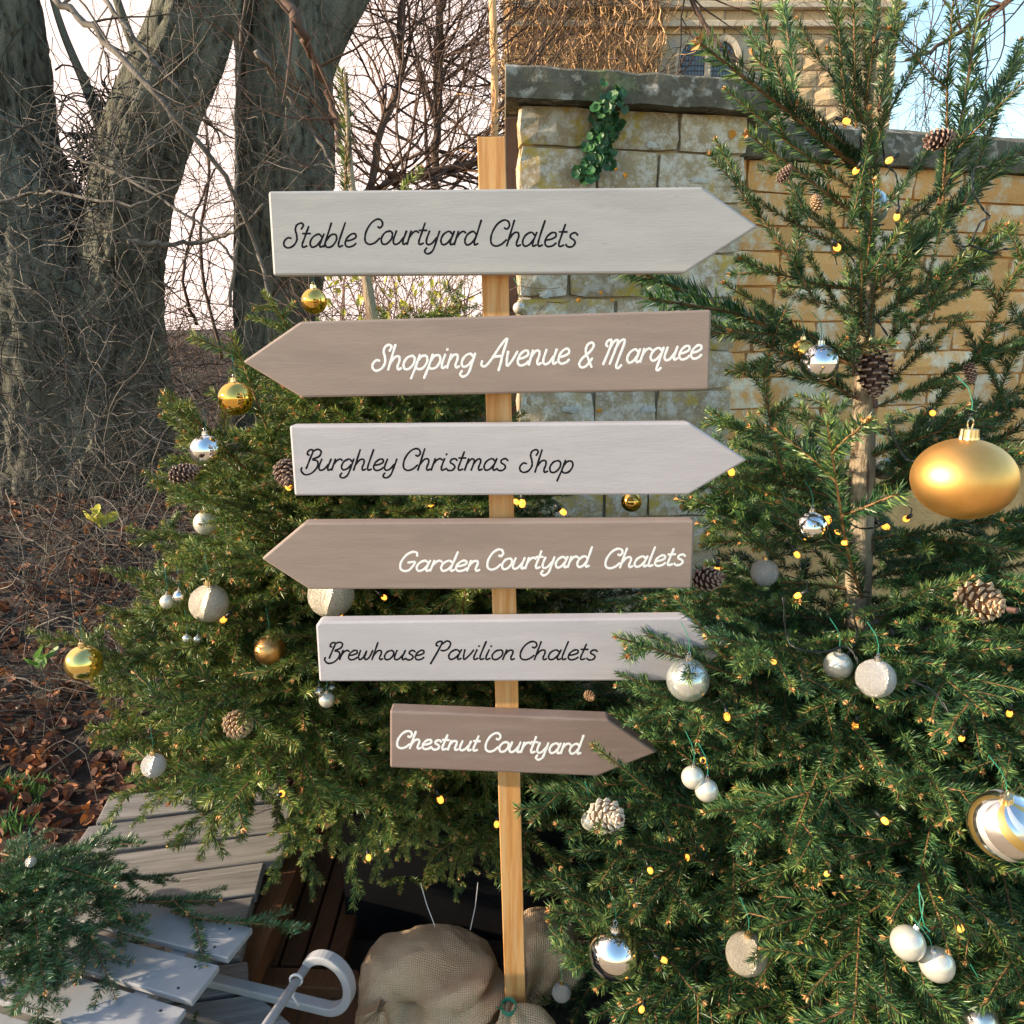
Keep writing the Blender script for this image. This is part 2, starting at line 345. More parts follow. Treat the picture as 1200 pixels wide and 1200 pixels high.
stone_face(pier, O + back + Vector((0, 0, 0)), -back.normalized(), .75, .55, zt, 10, (.2, .4), 'stone', seed=5, row_h=[1, 1.1, .9, 1.2, 1, 1, 1.1, .9, 1.15, .8], gap=.016)
b = MB(); ovl = .085; th = .125
c0 = O - pu*.075 + pn*ovl; c1 = O + pu*(Wp+.095) + pn*ovl; c2 = c1 + cback; c3 = c0 + cback
N = 28; vs = []; top = zt + th
for k in range(N+1):
    t = k/N; a = c0.lerp(c1, t); d = c3.lerp(c2, t)
    wob = .006*nv(t*9, 1, 2); w2 = .008*nv(t*12, 5, 1)
    for q, zz in ((a, zt + wob), (a + pn*(.004+w2), zt+.06+wob), (a - pn*.004, top-.012 + w2), (a - pn*.02, top + w2), (d, top), (d, zt)): vs.append(Vector((q.x, q.y, zz)))
fs = [(k*6+j, k*6+(j+1) % 6, (k+1)*6+(j+1) % 6, (k+1)*6+j) for k in range(N) for j in range(6)] + [tuple(range(6)), tuple(N*6+j for j in range(5, -1, -1))]
b.add(vs, fs); b.build('coping', 'coping', pier)
def lichen(parent, px, py, rx, rz_, mname, seed):
    r = random.Random(seed); q = ray(px, py)
    d0 = (O + pn*.0135).dot(pn); t = (d0 - Vector((0, 0, EYE)).dot(pn))/q.dot(pn); c = Vector((0, 0, EYE)) + q*t
    n = 14; vs = [c + pn*.004]
    for i in range(n):
        a = 2*math.pi*i/n; k = r.uniform(.6, 1.15); vs.append(c + pu*math.cos(a)*rx*k + Vector((0, 0, math.sin(a)*rz_*k)) + pn*.001)
    m = MB(); m.add(vs, [(0, i+1, (i+1) % n+1) for i in range(n)]); m.build('lichen', mname, parent)
for i, (x, y, a, c, mm) in enumerate([(858, 157, .018, .022, 'lichen_orange'), (733, 205, .014, .012, 'lichen_orange'), (722, 198, .010, .01, 'lichen_orange'), (704, 343, .012, .01, 'lichen_orange'),
        (718, 352, .014, .008, 'lichen_orange'), (678, 352, .012, .01, 'lichen_orange'), (702, 481, .013, .010, 'lichen_orange'), (764, 170, .03, .02, 'lichen_white'), (640, 345, .035, .02, 'lichen_white'),
        (820, 212, .05, .012, 'lichen_white'), (668, 480, .05, .016, 'lichen_white'), (760, 480, .04, .02, 'lichen_white'), (866, 380, .012, .01, 'lichen_orange'), (862, 350, .014, .008, 'lichen_orange')]):
    lichen(pier, x, y, a, c, mm, i)
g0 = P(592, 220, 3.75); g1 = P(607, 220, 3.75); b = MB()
b.box(((g0.x+g1.x)/2, 3.79, (zt-.02)/2), (g1.x-g0.x, .08, zt-.02)); tag(b.build('shade_strip', 'shade_brown', bevel=.004), 'near-black strip standing in for the shaded left side of the pier', 'shade strip')  # added strip, in place of the pier's shaded side face
# --- boundary wall to the right
Wa = O + pu*(Wp-.08) - pn*.30; Wa.z = 0
wu = Vector((math.cos(math.radians(15)), math.sin(math.radians(15)), 0)); wn = Vector((wu.y, -wu.x, 0))
ztw = 2.40; WL = 4.2
wall = empty('boundary_wall', (0, 0, 0), 'golden stone garden wall with dark mossy coping behind the right tree', 'wall')
b = MB(); b.prism([Wa - wn*.03, Wa + wu*WL - wn*.03, Wa + wu*WL - wn*.5, Wa - wn*.5], (0, 0, ztw)); b.build('core', 'mortar_warm', wall)
stone_face(wall, Wa, wu, WL, .9, ztw, 10, (.24, .62), 'stone_warm', seed=33, gap=.008, rough=.008)
b = MB(); N = 40; vs = []
a0 = Wa + wn*.05; a1 = Wa + wu*WL + wn*.05
for k in range(N+1):
    t = k/N; a = a0.lerp(a1, t); d = a - wn*.62; wob = .012*nv(t*18, 1, 8)
    for q, zz in ((a, ztw + wob), (a + wn*.01, ztw+.05), (a - wn*.01, ztw+.15 + wob), (a - wn*.1, ztw+.19 + wob), (d, ztw+.17), (d, ztw)): vs.append(Vector((q.x, q.y, zz)))
b.add(vs, [(k*6+j, k*6+(j+1) % 6, (k+1)*6+(j+1) % 6, (k+1)*6+j) for k in range(N) for j in range(6)] + [tuple(range(6)), tuple(N*6+j for j in range(5, -1, -1))])
b.build('coping', 'coping', wall)
# --- house behind with creeper
Yt = 14.0; hx0 = P(588, 100, Yt).x; hx1 = P(1052, 60, Yt).x
house = empty('stone_house', (hx0, Yt, 0), 'tall stone house wall with arched leaded window behind the garden wall', 'house')
b = MB(); b.box(((hx1-hx0)/2, 3.03, 5.6), (hx1-hx0-.04, 6, 11.2)); b.build('wall', 'mortar', house)
wcx = [P(811, 70, Yt).x-hx0, P(848, 70, Yt).x-hx0]; wz = P(830, 50, Yt).z; zlo = P(800, 105, Yt).z
def wskip(c, z): return wcx[0]-.42 < c < wcx[1]+.42 and zlo-.9 < z < wz+.18
n = stone_face(house, (0, 0, 0), (1, 0, 0), hx1-hx0, 4.6, 8.2, 13, (.3, .62), 'stone_far', seed=4, gap=.02, rough=.02, skip=wskip, maxn=290)
for z in (P(900, 30, Yt).z, P(900, 8, Yt).z):
    b = MB(); b.box(((hx1-hx0)*.5, -.05, z), (hx1-hx0+.06, .12, .09)); b.build('string_course', 'stone_trim', house, bevel=.01)
# window: surround slab with two pointed lights
def arch_pts(cx, hw, z0, zs, zt_, n=7):
    pts = [(cx-hw, z0), (cx-hw, zs)]
    for i in range(1, n): t = i/n; pts.append((cx-hw+hw*(1-math.cos(t*math.pi/2))*1.0, zs+(zt_-zs)*math.sin(t*math.pi/2)))
    pts.append((cx, zt_+.02)); pts += [(2*cx-x, z) for x, z in reversed(pts[:-1])]; return pts
for k, cx in enumerate(wcx):
    wdw = empty('window', (0, 0, 0), None, None); wdw.parent = house
    hw = .2; ap = arch_pts(cx, hw, zlo-.6, wz-.28, wz)
    b = MB(); b.prism([(x, .02, z) for x, z in ap], (0, .02, 0)); b.build('pane', 'glass_dark', wdw)
    b = MB(); outer = arch_pts(cx, hw+.0+.075, zlo-.7, wz-.28, wz+.10); inner = ap; m_ = len(ap)
    vs = [(x, -.05, z) for x, z in outer] + [(x, -.035, z) for x, z in inner] + [(x, .04, z) for x, z in inner] + [(x, .04, z) for x, z in outer]
    fs = []
    for i in range(m_-1):
        fs += [(i, i+1, m_+i+1, m_+i), (m_+i, m_+i+1, 2*m_+i+1, 2*m_+i), (3*m_+i, 3*m_+i+1, i+1, i)]
    b.add(vs, fs); b.build('frame', 'stone_trim', wdw)
    b = MB()
    for q in range(-4, 5):
        b.box((cx+q*.05, .012, wz-.35), (.008, .012, .0 + (.62 if abs(q) < 3 else .42)))
    for q in range(9): b.box((cx, .010, wz-.1-q*.075), (hw*1.9 if q > 1 else hw*1.1, .012, .008))
    b.build('glazing_bar', 'lead', wdw)
# dry creeper on the house
def walk(p, d, n, step, wob, r, grav=0):
    pts = [Vector(p)]; d = Vector(d).normalized()
    for i in range(n):
        d = (d + Vector((r.gauss(0, wob), r.gauss(0, wob), r.gauss(0, wob) - grav))).normalized(); pts.append(pts[-1] + d*step)
    return pts
r = random.Random(3); b = MB(); cmax = P(785, 0, Yt).x
for i in range(950):
    x = r.uniform(hx0+.0, cmax); z = r.uniform(4.6, 7.4)
    if x-hx0 > wcx[0]-.5 and z > 5.2 and r.random() < .75: continue
    p = Vector((x, Yt - .07 - r.random()*.12, z)); pts = [p]; d = Vector((r.uniform(-.6, .6), 0, r.choice((1, 1, 1, -1))))
    for k in range(9):
        d = (d + Vector((r.gauss(0, .3), 0, r.gauss(0, .25)))).normalized(); q = pts[-1] + d*.11; q.y = Yt - .07 - r.random()*.12; pts.append(q)
    r0 = r.choice((.004, .005, .007, .012)); b.tube(pts, [r0*(1-k*.07) for k in range(10)], 3, m=int(r.random() < .35), cap=False)
tag(b.build('wall_creeper', ['creeper', 'twig_red'], smooth=True), 'leafless golden creeper stems covering the far house wall', 'creeper')
# ivied stem left of the pier
b = MB(); r = random.Random(8)
pts = [P(577+3*math.sin(y*.013), y, 4.6) for y in range(-60, 420, 20)]
b.tube(pts, [.020+.004*nv(i*.8, 1, 1) for i in range(len(pts))], 9)
for k in range(40):
    y = r.uniform(60, 330); p = P(578, y, 4.6); b.tube(walk(p, (r.uniform(-1, 1), r.uniform(-1, 0), .6), 7, .03, .35, r), .003, 3)
tag(b.build('climbing_stem', 'creeper', smooth=True), 'upright orange brown woody stem rising behind the top of the signpost', 'stem')
# ivy on the pier
ivy = empty('ivy', (0, 0, 0), 'dark green ivy trail growing down the lichened pier', 'ivy')
def leaf_mesh(name, mname, L=.05, W=.04, lobes=0, curl=.2, seed=0):
    r = random.Random(seed); n = 10; vs = [(0, 0, 0)]
    for i in range(n+1):
        t = i/n*2*math.pi*.94 + .19; rr = .5 + (.22*math.cos(t*5) if lobes else 0)
        x = L*(.5 - .5*math.cos(t))*(1 if not lobes else 1); y = W*.5*math.sin(t)*(1 + (.35*abs(math.cos(t*2.5)) if lobes else 0))
        z = curl*abs(y) + curl*.6*x*x/L + r.uniform(-.1, .1)*curl*L
        vs.append((x, y, z))
    vs[0] = (L*.5, 0, -curl*.1*L); b = MB(); b.add(vs, [(0, i, i+1) for i in range(1, n+1)]); return b.mesh(name, mname, fix=False)
ivl = [leaf_mesh('leaf', 'ivy', .042+.008*k, .042+.006*k, 1, .25, k) for k in range(3)]
ipath = [(722, 100), (716, 118), (708, 132), (716, 142), (704, 155), (697, 168), (704, 178), (692, 190), (684, 203)]
st = [P(x, y, 3.64) + pn*.02 for x, y in ipath]
b = MB(); b.tube(st, .004, 4); b.build('stem', 'twig', ivy)
for i in range(230):
    k = r.uniform(0, len(ipath)-1); a = int(min(k, len(ipath)-2)); f = k-a
    x = ipath[a][0]*(1-f)+ipath[a+1][0]*f + r.gauss(0, 6); y = ipath[a][1]*(1-f)+ipath[a+1][1]*f + r.gauss(0, 5)
    q = ray(x, y); t = ((O + pn*(.015+r.random()*.05 + (.085 if y < 126 else 0))).dot(pn) - Vector((0, 0, EYE)).dot(pn))/q.dot(pn)
    o = link('leaf', r.choice(ivl), ivy); o.location = Vector((0, 0, EYE)) + q*t
    o.rotation_euler = (math.radians(90)+r.uniform(-.6, .6), r.uniform(.3, 2.8), r.uniform(-.6, .6)); s = r.uniform(.45, .85); o.scale = (s, s, s)

# ============================================================ BIG OLD TREES (left)
def trunk_mesh(b, pts, rad, n=120, amp=.06, seed=0, furrow=26):
    sp = spline([(*p, r_) for p, r_ in zip(pts, rad)], 26 if n > 60 else 14); k = len(sp); vs = []; acc = 0
    for i, s in enumerate(sp):
        c = Vector(s[:3]); t = Vector(sp[min(i+1, k-1)][:3]) - Vector(sp[max(i-1, 0)][:3]); t.normalize()
        if i: acc += (c - Vector(sp[i-1][:3])).length
        up = Vector((0, -1, 0)); up = (up - t*up.dot(t)).normalized(); q = t.cross(up)
        for j in range(n):
            a = 2*math.pi*j/n; ca, sa = math.cos(a), math.sin(a)
            big = nv(ca*1.6+seed, sa*1.6, acc*1.1); rid = nv(ca*furrow*.35+seed, sa*furrow*.35, acc*1.7)
            if n > 60:
                wq = 2.2*nv(ca*2+seed, sa*2, acc*1.3) + 1.1*nv(ca*7, sa*7+seed, acc*4)
                kf = max(9, round(s[3]*62)); s1 = abs(math.sin(a*kf*.5 + wq + acc*4.2)); s2 = abs(math.sin(a*kf*.5 + wq*1.3 - acc*4.2))
                g_ = min(min(s1, s2)*2.4, 1); rid = g_**.6 - .75 + .35*nv(ca*14, sa*14, acc*9)
                rr = s[3]*(1 + amp*1.6*big) + .034*rid*min(1, s[3]/.15)
            else: rr = s[3]*(1 + amp*1.6*big) + .02*(1-abs(rid)*2.2)*min(1, s[3]/.15)
            vs.append(c + (up*ca + q*sa)*rr)
    b.add(vs, [(i*n+j, i*n+(j+1) % n, (i+1)*n+(j+1) % n, (i+1)*n+j) for i in range(k-1) for j in range(n)])
def pr(px, py, Y, wpx):   # point and radius from apparent width
    p = P(px, py, Y); d = p.y*CT - (p.z-EYE)*ST; return tuple(p), wpx/F*d/2
def trunk_from(b, lst, Y, **k):
    a = [pr(x, y, Y+(dy[0] if dy else 0), w_) for x, y, w_, *dy in lst]; trunk_mesh(b, [p for p, _ in a], [q for _, q in a], **k)
def grow(b, p, d, L, r0, lvl, r, wob=.16, up=.03, m=0, minr=.0016):
    n = max(4, int(L/.09)); step = L/n; pts = [Vector(p)]; d = Vector(d).normalized(); rad = [r0]
    for i in range(n):
        d = (d + Vector((r.gauss(0, wob), r.gauss(0, wob), r.gauss(0, wob)+up))).normalized(); pts.append(pts[-1]+d*step); rad.append(max(r0*(1-.75*(i+1)/n), minr))
        if lvl > 0 and i > 0 and r.random() < .62:
            ax = d.orthogonal(); ax.rotate(Matrix.Rotation(r.uniform(0, 6.28), 3, d)); dd = (d + ax*r.uniform(.5, 1.1)).normalized()
            grow(b, pts[-1], dd, L*(1-i/n)*r.uniform(.4, .75)+.12, max(rad[-1]*.6, minr), lvl-1, r, wob, up, m, minr)
    b.tube(pts, rad, 3 if r0 < .012 else 5, m, cap=False)
t1 = empty('lime_tree', P(90, 590, 5.2), 'massive twin stemmed tree with grey furrowed bark at the far left', 'tree')
def local(o, root): o.parent = root; o.matrix_parent_inverse = Matrix.Translation(root.location).inverted(); return o
b = MB()
trunk_from(b, [(70, 640, 215), (78, 560, 190), (75, 470, 205), (55, 380, 210), (25, 280, 165), (5, 180, 120), (0, 90, 105), (-8, 0, 95), (-30, -120, 80)], 5.2, seed=1)
local(b.build('trunk', 'bark', None, smooth=True), t1)
b = MB()
trunk_from(b, [(110, 620, 120), (130, 500, 130), (136, 400, 104), (142, 320, 92), (156, 220, 88), (180, 140, 92), (218, 50, 90), (247, -50, 80), (272, -150, 70)], 5.05, seed=2)
local(b.build('trunk', 'bark', None, smooth=True), t1)
r = random.Random(21); b = MB()
trunk_from(b, [(140, 190, 30), (105, 110, 12), (75, 40, 8), (50, -40, 6)], 5.3, seed=3, n=14)
trunk_from(b, [(200, 120, 26), (160, 60, 12), (130, -20, 8)], 5.0, seed=6, n=14)
local(b.build('branch', 'bark', None, smooth=True), t1)
b = MB()                                                       # epicormic shoots
for i in range(420):
    x = r.gauss(95, 75); y = r.uniform(170, 520); p = P(x, y, r.uniform(4.2, 4.95)); 
    b.tube(walk(p, (r.uniform(-1, 1), r.uniform(-.6, .1), r.uniform(-.5, .8)), r.randint(7, 14), .07, .28, r), [.0055*(1-k/18) for k in range(16)][:0] or r.uniform(.0014, .0030), 3, m=int(r.random() < .45), cap=False)
o = local(b.build('twigs', ['twig', 'twig_dark'], None, kind='stuff'), t1)
# dark twig mass between the stems
b = MB()
for i in range(900):
    x = r.gauss(120, 22); y = r.uniform(120, 380) if r.random() < .7 else r.uniform(380, 470); x += (y-250)*-.2
    p = P(x, y, r.uniform(4.9, 5.3)); b.tube(walk(p, (r.uniform(-1, 1), r.uniform(-.5, .5), r.uniform(-1, 1)), 8, .05, .5, r), r.uniform(.003, .006), 3, cap=False)
local(b.build('burr_twigs', 'twig_dark', None, kind='stuff'), t1)
t2 = empty('lime_tree', P(345, 560, 5.6), 'tall straight grey tree trunk directly behind the left end of the signs', 'tree')
b = MB()
trunk_from(b, [(318, 620, 105), (320, 500, 90), (322, 400, 90), (330, 300, 100), (335, 210, 108), (334, 120, 108), (330, 40, 104), (325, -60, 104), (320, -160, 100)], 5.6, seed=5)
local(b.build('trunk', 'bark', None, smooth=True), t2)
b = MB()
trunk_from(b, [(348, 115, 60), (372, 58, 48), (402, 5, 42), (440, -60, 38)], 5.6, seed=8, n=20)
local(b.build('branch', 'bark', None, smooth=True), t2)
def pxbranch(lst, Y, w0, w1, seed, side=12, mname='twig', lvl=1, root=None, sl=(.25, .7), nm='branch'):
    r = random.Random(seed); b = MB(); n = len(lst)
    pts3 = [tuple(P(x, y, Y + .12*math.sin(i*1.7+seed))) for i, (x, y) in enumerate(lst)]
    sp = [Vector(p) for p in spline(pts3, 6)]; k = len(sp); d = (sp[0]-Vector((0, 0, EYE))).length
    sp = [p + Vector((nv(i*.7, seed, 1), nv(i*.7, seed, 5), nv(i*.7, seed, 9)))*.03 for i, p in enumerate(sp)]
    rad = [(w0 + (w1-w0)*i/(k-1))/F*d/2*(1+.18*nv(i*1.9, seed, 3)) for i in range(k)]; b.tube(sp, rad, 7)
    for _ in range(side):
        i = r.randint(1, k-2); t = (sp[i+1]-sp[i]).normalized(); ax = Vector((r.uniform(-1, 1), r.uniform(-.5, .5), r.uniform(-1, 1)))
        grow(b, sp[i], t*.7+ax, r.uniform(*sl), max(rad[i]*.45, .002), lvl, r, .13)
    o = b.build(nm, mname, None, smooth=True)
    if root: local(o, root)
    return o
pxbranch([(62, -5), (120, 45), (190, 120), (262, 205), (300, 290), (318, 360)], 4.4, 6.5, 3, 1, 16, root=t1, lvl=2)
pxbranch([(120, -5), (165, 55), (215, 110), (262, 165)], 4.6, 5, 2, 2, 12, root=t1, lvl=2)
pxbranch([(330, -10), (350, 30), (368, 70), (392, 130), (398, 180)], 4.4, 11, 6, 3, 8, root=t2, mname='twig_red')
pxbranch([(150, 284), (190, 286), (235, 284), (275, 270), (310, 240)], 4.5, 6, 3, 4, 6, root=t1)
pxbranch([(300, 60), (335, 110), (370, 160), (395, 200)], 4.5, 6, 3, 5, 5, root=t2)
pxbranch([(-10, 130), (60, 170), (140, 205), (230, 260), (290, 320)], 4.3, 3.5, 2, 6, 12, root=t1)
pxbranch([(-10, 240), (60, 225), (150, 240), (215, 215)], 4.3, 4, 2, 7, 8, root=t1)
pxbranch([(270, 360), (278, 260), (276, 140), (283, 40), (290, -20)], 4.6, 4, 2, 17, 10, root=t2)
# thin bare trees filling the sky between trunk and house
for i, (lst, Y, w0, w1, sd_, lab) in enumerate([
    ([(432, 240), (445, 160), (470, 90), (468, 30), (475, -30)], 6.0, 9, 5, 11, 'slender bare grey sapling rising just left of the post top'),
    ([(505, 260), (512, 160), (515, 70), (517, -30)], 7.0, 10, 7, 12, 'straight bare ivy-stemmed sapling nearest the post'),
    ([(400, 240), (455, 215), (495, 205), (560, 190)], 5.0, 7, 8, 13, 'bare low branch reaching behind the post top from the left'),
    ([(260, 420), (235, 300), (245, 200), (240, 100), (262, 10)], 7.5, 4, 2, 14, 'thin bare sapling seen in the bright gap between big trunks'),
    ([(230, 380), (215, 330), (230, 250), (255, 190)], 7.0, 4, 2, 15, 'short bare sapling low in the bright gap between big trunks')]):
    o = pxbranch(lst, Y, w0, w1, sd_, 34 if i < 3 else 14, 'twig_red', 2, None, (.6, 1.7), nm='bare_tree')
    tag(o, lab, 'bare tree', 'bare saplings against the sky')
for i, (lst, Y, sd_, lab) in enumerate([
    ([(1230, -30), (1150, 20), (1090, 60), (1060, 70)], 7.0, 31, 'bare twiggy branches against the blue sky above the garden wall'),
    ([(800, -30), (820, 20), (850, 60), (872, 90)], 7.0, 32, 'dark bare branch hanging in front of the arched house window')]):
    o = pxbranch(lst, Y, 6, 2, sd_, 26 if sd_ == 31 else 12, 'twig_red', 2, None, (.5, 1.3), nm='bare_branch'); tag(o, lab, 'branch')
# thicket on the bank
r = random.Random(77); b = MB()
for i in range(1250):
    Y = r.uniform(2.5, 5.0); x = r.uniform(-20, 330); p = P(x, 500, Y); p.z = gz(p.x, Y) + r.uniform(0, .25)
    if r.random() < .35: p.z += r.uniform(.1, .7)
    b.tube(walk(p, (r.uniform(-1, 1), r.uniform(-.5, .5), r.uniform(-.1, 1.1)), r.randint(7, 13), .06, .22, r, .04), r.uniform(.0008, .0021), 3, m=int(r.random() < .5), cap=False)
tag(b.build('bramble_thicket', ['twig', 'twig_dark'], None, kind='stuff'), 'tangle of thin grey bare stems on the leafy bank', 'thicket')
b = MB()
for i in range(1500):
    Y = r.uniform(5.5, 11); x = r.uniform(-100, 620); p = P(x, 400, Y); p.z = gz(p.x, Y)
    b.tube(walk(p, (r.uniform(-1, 1), r.uniform(-.3, .3), r.uniform(.1, 1)), 9, .09*Y/7, .25, r, .06), r.uniform(.002, .005), 3, cap=False)
tag(b.build('brushwood', 'twig_red', None, kind='stuff'), 'low brown brushwood along the top of the bank', 'undergrowth')
# hedge-like twiggy shrub with a few yellow leaves between boards one and two
shrub = empty('leafy_shrub', P(480, 420, 3.4), 'twiggy shrub with a few yellow leaves seen between top two boards', 'shrub')
b = MB()
for i in range(60):
    p = P(r.uniform(380, 570), r.uniform(420, 470), r.uniform(3.1, 3.8)); grow(b, p, (r.uniform(-.6, .6), r.uniform(-.3, .3), 1), r.uniform(.35, .6), .005, 1, r, .2)
local(b.build('stems', 'twig_red', None), shrub)
yl = leaf_mesh('leaf', 'leaf_yellow', .035, .022, 0, .3, 3)
for i in range(110):
    o = link('leaf', yl); o.location = P(r.uniform(385, 565), r.uniform(315, 400), r.uniform(3.0, 3.7)); o.rotation_euler = [r.uniform(0, 6.28) for _ in range(3)]; local(o, shrub)
# leaf litter
lm = [leaf_mesh('fallen_leaf', mm, L, W, 0, c, k) for k, (mm, L, W, c) in enumerate([('leaf_brown', .075, .05, .5), ('leaf_brown', .06, .045, .8), ('leaf_brown', .085, .05, .3), ('leaf_orange', .07, .05, .6), ('leaf_brown', .055, .04, -.6), ('leaf_orange', .06, .04, -.5)])]
cand = []
while len(cand) < 3200:
    Y = 1.9 + 3.2*r.random()**1.1; X = r.uniform(-.85*Y, -.15)
    if (X > -1.05 and Y < 2.25) or r.random() < .25: continue
    if nv(X, Y, 4, 1.6) + .25*(X < -.9) + r.gauss(0, .14) < -.02 and not (Y < 2.9): continue
    cand.append((Y, X))
cand.sort()
for k, (Y, X) in enumerate(cand[:290]):
    o = link('fallen_leaf', lm[int(r.random()*5.5)], ground); o.location = (X, Y, gz(X, Y) + r.uniform(.005, .035)); o.rotation_euler = (r.gauss(0, .45), r.gauss(0, .45), r.uniform(0, 6.28)); s = r.uniform(.5, .85); o.scale = (s, s, s*1.0)
b = MB()
for Y, X in cand[290:]:
    me = lm[int(r.random()*4.2)]; R = Matrix.Rotation(r.uniform(0, 6.28), 4, 'Z') @ Matrix.Rotation(r.gauss(0, .5), 4, 'X') @ Matrix.Rotation(r.gauss(0, .5), 4, 'Y'); T = Matrix.Translation((X, Y, gz(X, Y)+r.uniform(.005, .04)))
    b.add([T @ R @ (v.co*.75) for v in me.vertices], [tuple(p.vertices) for p in me.polygons], 0 if r.random() < .85 else 1)
tag(b.build('leaf_litter', ['leaf_brown', 'leaf_orange'], None, kind='stuff'), 'deep layer of brown fallen leaves on the bank', 'fallen leaves')
# grass tufts and seedlings
for (x, y, n_, lab) in [(100//3+5, 800+390/3, 60, 'bright green tuft of weeds among leaves, rightmost by the deck'), (12, 965, 55, 'green grass tuft at the left edge above the cut fir'), (6, 922, 35, 'small grass tuft at the left edge, the highest one')]:
    p = G(x, y, .04); p.z = gz(p.x, p.y); b = MB()
    for i in range(n_):
        q = p + Vector((r.gauss(0, .035), r.gauss(0, .03), 0)); d = Vector((r.uniform(-.6, .6), r.uniform(-.6, .6), 1))
        pts = [q, q + d*.035, q + d*.06 + Vector((d.x, d.y, -.1))*.02]; w_ = .003; sx = Vector((w_, 0, 0))
        b.add([pts[0]-sx, pts[0]+sx, pts[1]+sx*.8, pts[1]-sx*.8, pts[2]], [(0, 1, 2, 3), (3, 2, 4)])
    tag(b.build('grass_tuft', 'leaf_green'), lab, 'grass', 'green tufts among the leaves', 'stuff')
sl = leaf_mesh('leaf', 'leaf_yellow', .06, .04, 0, .3, 5); gl = leaf_mesh('leaf', 'leaf_green', .06, .04, 0, .3, 6)
for (x, y, Y, me, lab) in [(118, 612, 3.0, sl, 'seedling with pale yellow leaves on the bank beside the grey trunk'), (48, 780, 2.6, gl, 'seedling with fresh green leaves at left of lowest gold bauble')]:
    p = P(x, y, Y); t = empty('seedling', p - Vector((0, 0, .12)), lab, 'plant'); b = MB(); b.tube([(0, 0, 0), (.01, 0, .06), (0, 0, .13)], .002, 4); b.build('stem', 'twig', t)
    for i in range(6):
        o = link('leaf', me, t); o.location = (r.uniform(-.03, .03), 0, r.uniform(.09, .15)); o.rotation_euler = (r.uniform(0, 1), r.uniform(-.8, -.2), r.uniform(0, 6.28))

# ============================================================ DECK, ADDED PLANTER
DZ = .20
deck = empty('wooden_deck', (0, 0, 0), 'low weathered grey plank deck carrying the white sledge', 'deck')
def plank_px(parent, quad, z, th, mname, name='plank', bev=.004):
    b = MB(); q = [G(x, y, z) for x, y in quad]; 
    c = sum(q, Vector())/4; ex = (q[1]-q[0]).normalized(); ey = Vector((-ex.y, ex.x, 0))
    b2 = []
    for p in q: d = p-c; b2.append((d.dot(ex), d.dot(ey), 0))
    b.prism(b2, (0, 0, -th)); o = b.build(name, mname, parent, bevel=bev); o.location = c; o.rotation_euler = (0, 0, math.atan2(ex.y, ex.x)); return o
for q in [[(128, 932), (330, 915), (336, 935), (112, 964)], [(104, 968), (345, 938), (342, 972), (80, 1002)], [(96, 1006), (340, 974), (330, 1006), (62, 1040)],
          [(60, 1044), (310, 1010), (300, 1046), (30, 1083)], [(30, 1088), (298, 1050), (286, 1084), (0, 1122)], [(0, 1128), (290, 1088), (282, 1122), (-40, 1166)],
          [(-40, 1172), (290, 1126), (292, 1160), (-80, 1212)], [(-60, 1216), (300, 1164), (350, 1206), (-60, 1262)], [(-60, 1268), (350, 1212), (360, 1262), (-60, 1322)]]:
    plank_px(deck, q, DZ, .03, 'deckwood')
b = MB(); f0 = G(100, 950, .1); f1 = G(320, 940, .1)
b.box((-.95, 1.75, DZ-.09), (.06, 1.0, .1)); b.box((-.62, 1.6, DZ-.09), (.06, 1.1, .1)); b.build('joist', 'wetwood', deck)
step = empty('timber_step', (0, 0, 0), 'dark red-brown wet timber boards sloping beside the grey deck', 'step')
for q in [[(349, 985), (372, 985), (325, 1130), (284, 1130)], [(374, 985), (398, 985), (352, 1130), (328, 1130)], [(400, 985), (418, 990), (378, 1130), (355, 1130)], [(421, 990), (440, 995), (402, 1130), (381, 1130)]]:
    plank_px(step, q, .08, .03, 'wetwood')
plank_px(step, [(262, 1131), (420, 1136), (425, 1160), (255, 1152)], .10, .03, 'wetwood')
plank_px(step, [(250, 1162), (425, 1162), (430, 1210), (240, 1210)], .075, .03, 'wetwood')
plt = MB(); cx_ = P(405, 1050, 1.86).x + .43
for (c, d) in [((cx_, 1.86, .21), (.86, .02, .42)), ((cx_, 2.46, .21), (.86, .02, .42)), ((cx_-.42, 2.16, .21), (.02, .58, .42)), ((cx_+.42, 2.16, .21), (.02, .58, .42)), ((cx_, 2.16, .37), (.8, .56, .02))]: plt.box(c, d)
o = plt.build('shade_planter', 'shade_black'); tag(o, 'black planter box added to fill the shadowed gap under the left Christmas tree', 'planter')  # box added under the tree; its black stands in for the shadow there

# ============================================================ SIGNPOST
post = empty('signpost', P(604, 1175, 1.525), 'rough pine signpost stake standing in front of two Christmas trees', 'signpost')
a, b_, c, d = P(559, 160, 1.5), P(592, 160, 1.5), P(616, 1175, 1.5), P(592, 1175, 1.5)
b = MB(); N = 30; vs = []
for k in range(N+1):
    t = k/N; l = a.lerp(d, t); r_ = b_.lerp(c, t); w_ = .0008*nv(t*30, 0, 0)
    for q, dy in ((l, 0), (r_, 0), (r_, .048), (l, .048)): vs.append((q.x + w_, 1.5+dy, q.z))
fs = [(k*4+j, k*4+(j+1) % 4, (k+1)*4+(j+1) % 4, (k+1)*4+j) for k in range(N) for j in range(4)] + [(3, 2, 1, 0), tuple(N*4+j for j in range(4))]
b.add(vs, fs); local(b.build('stake', 'pine', None, bevel=.0015), post)
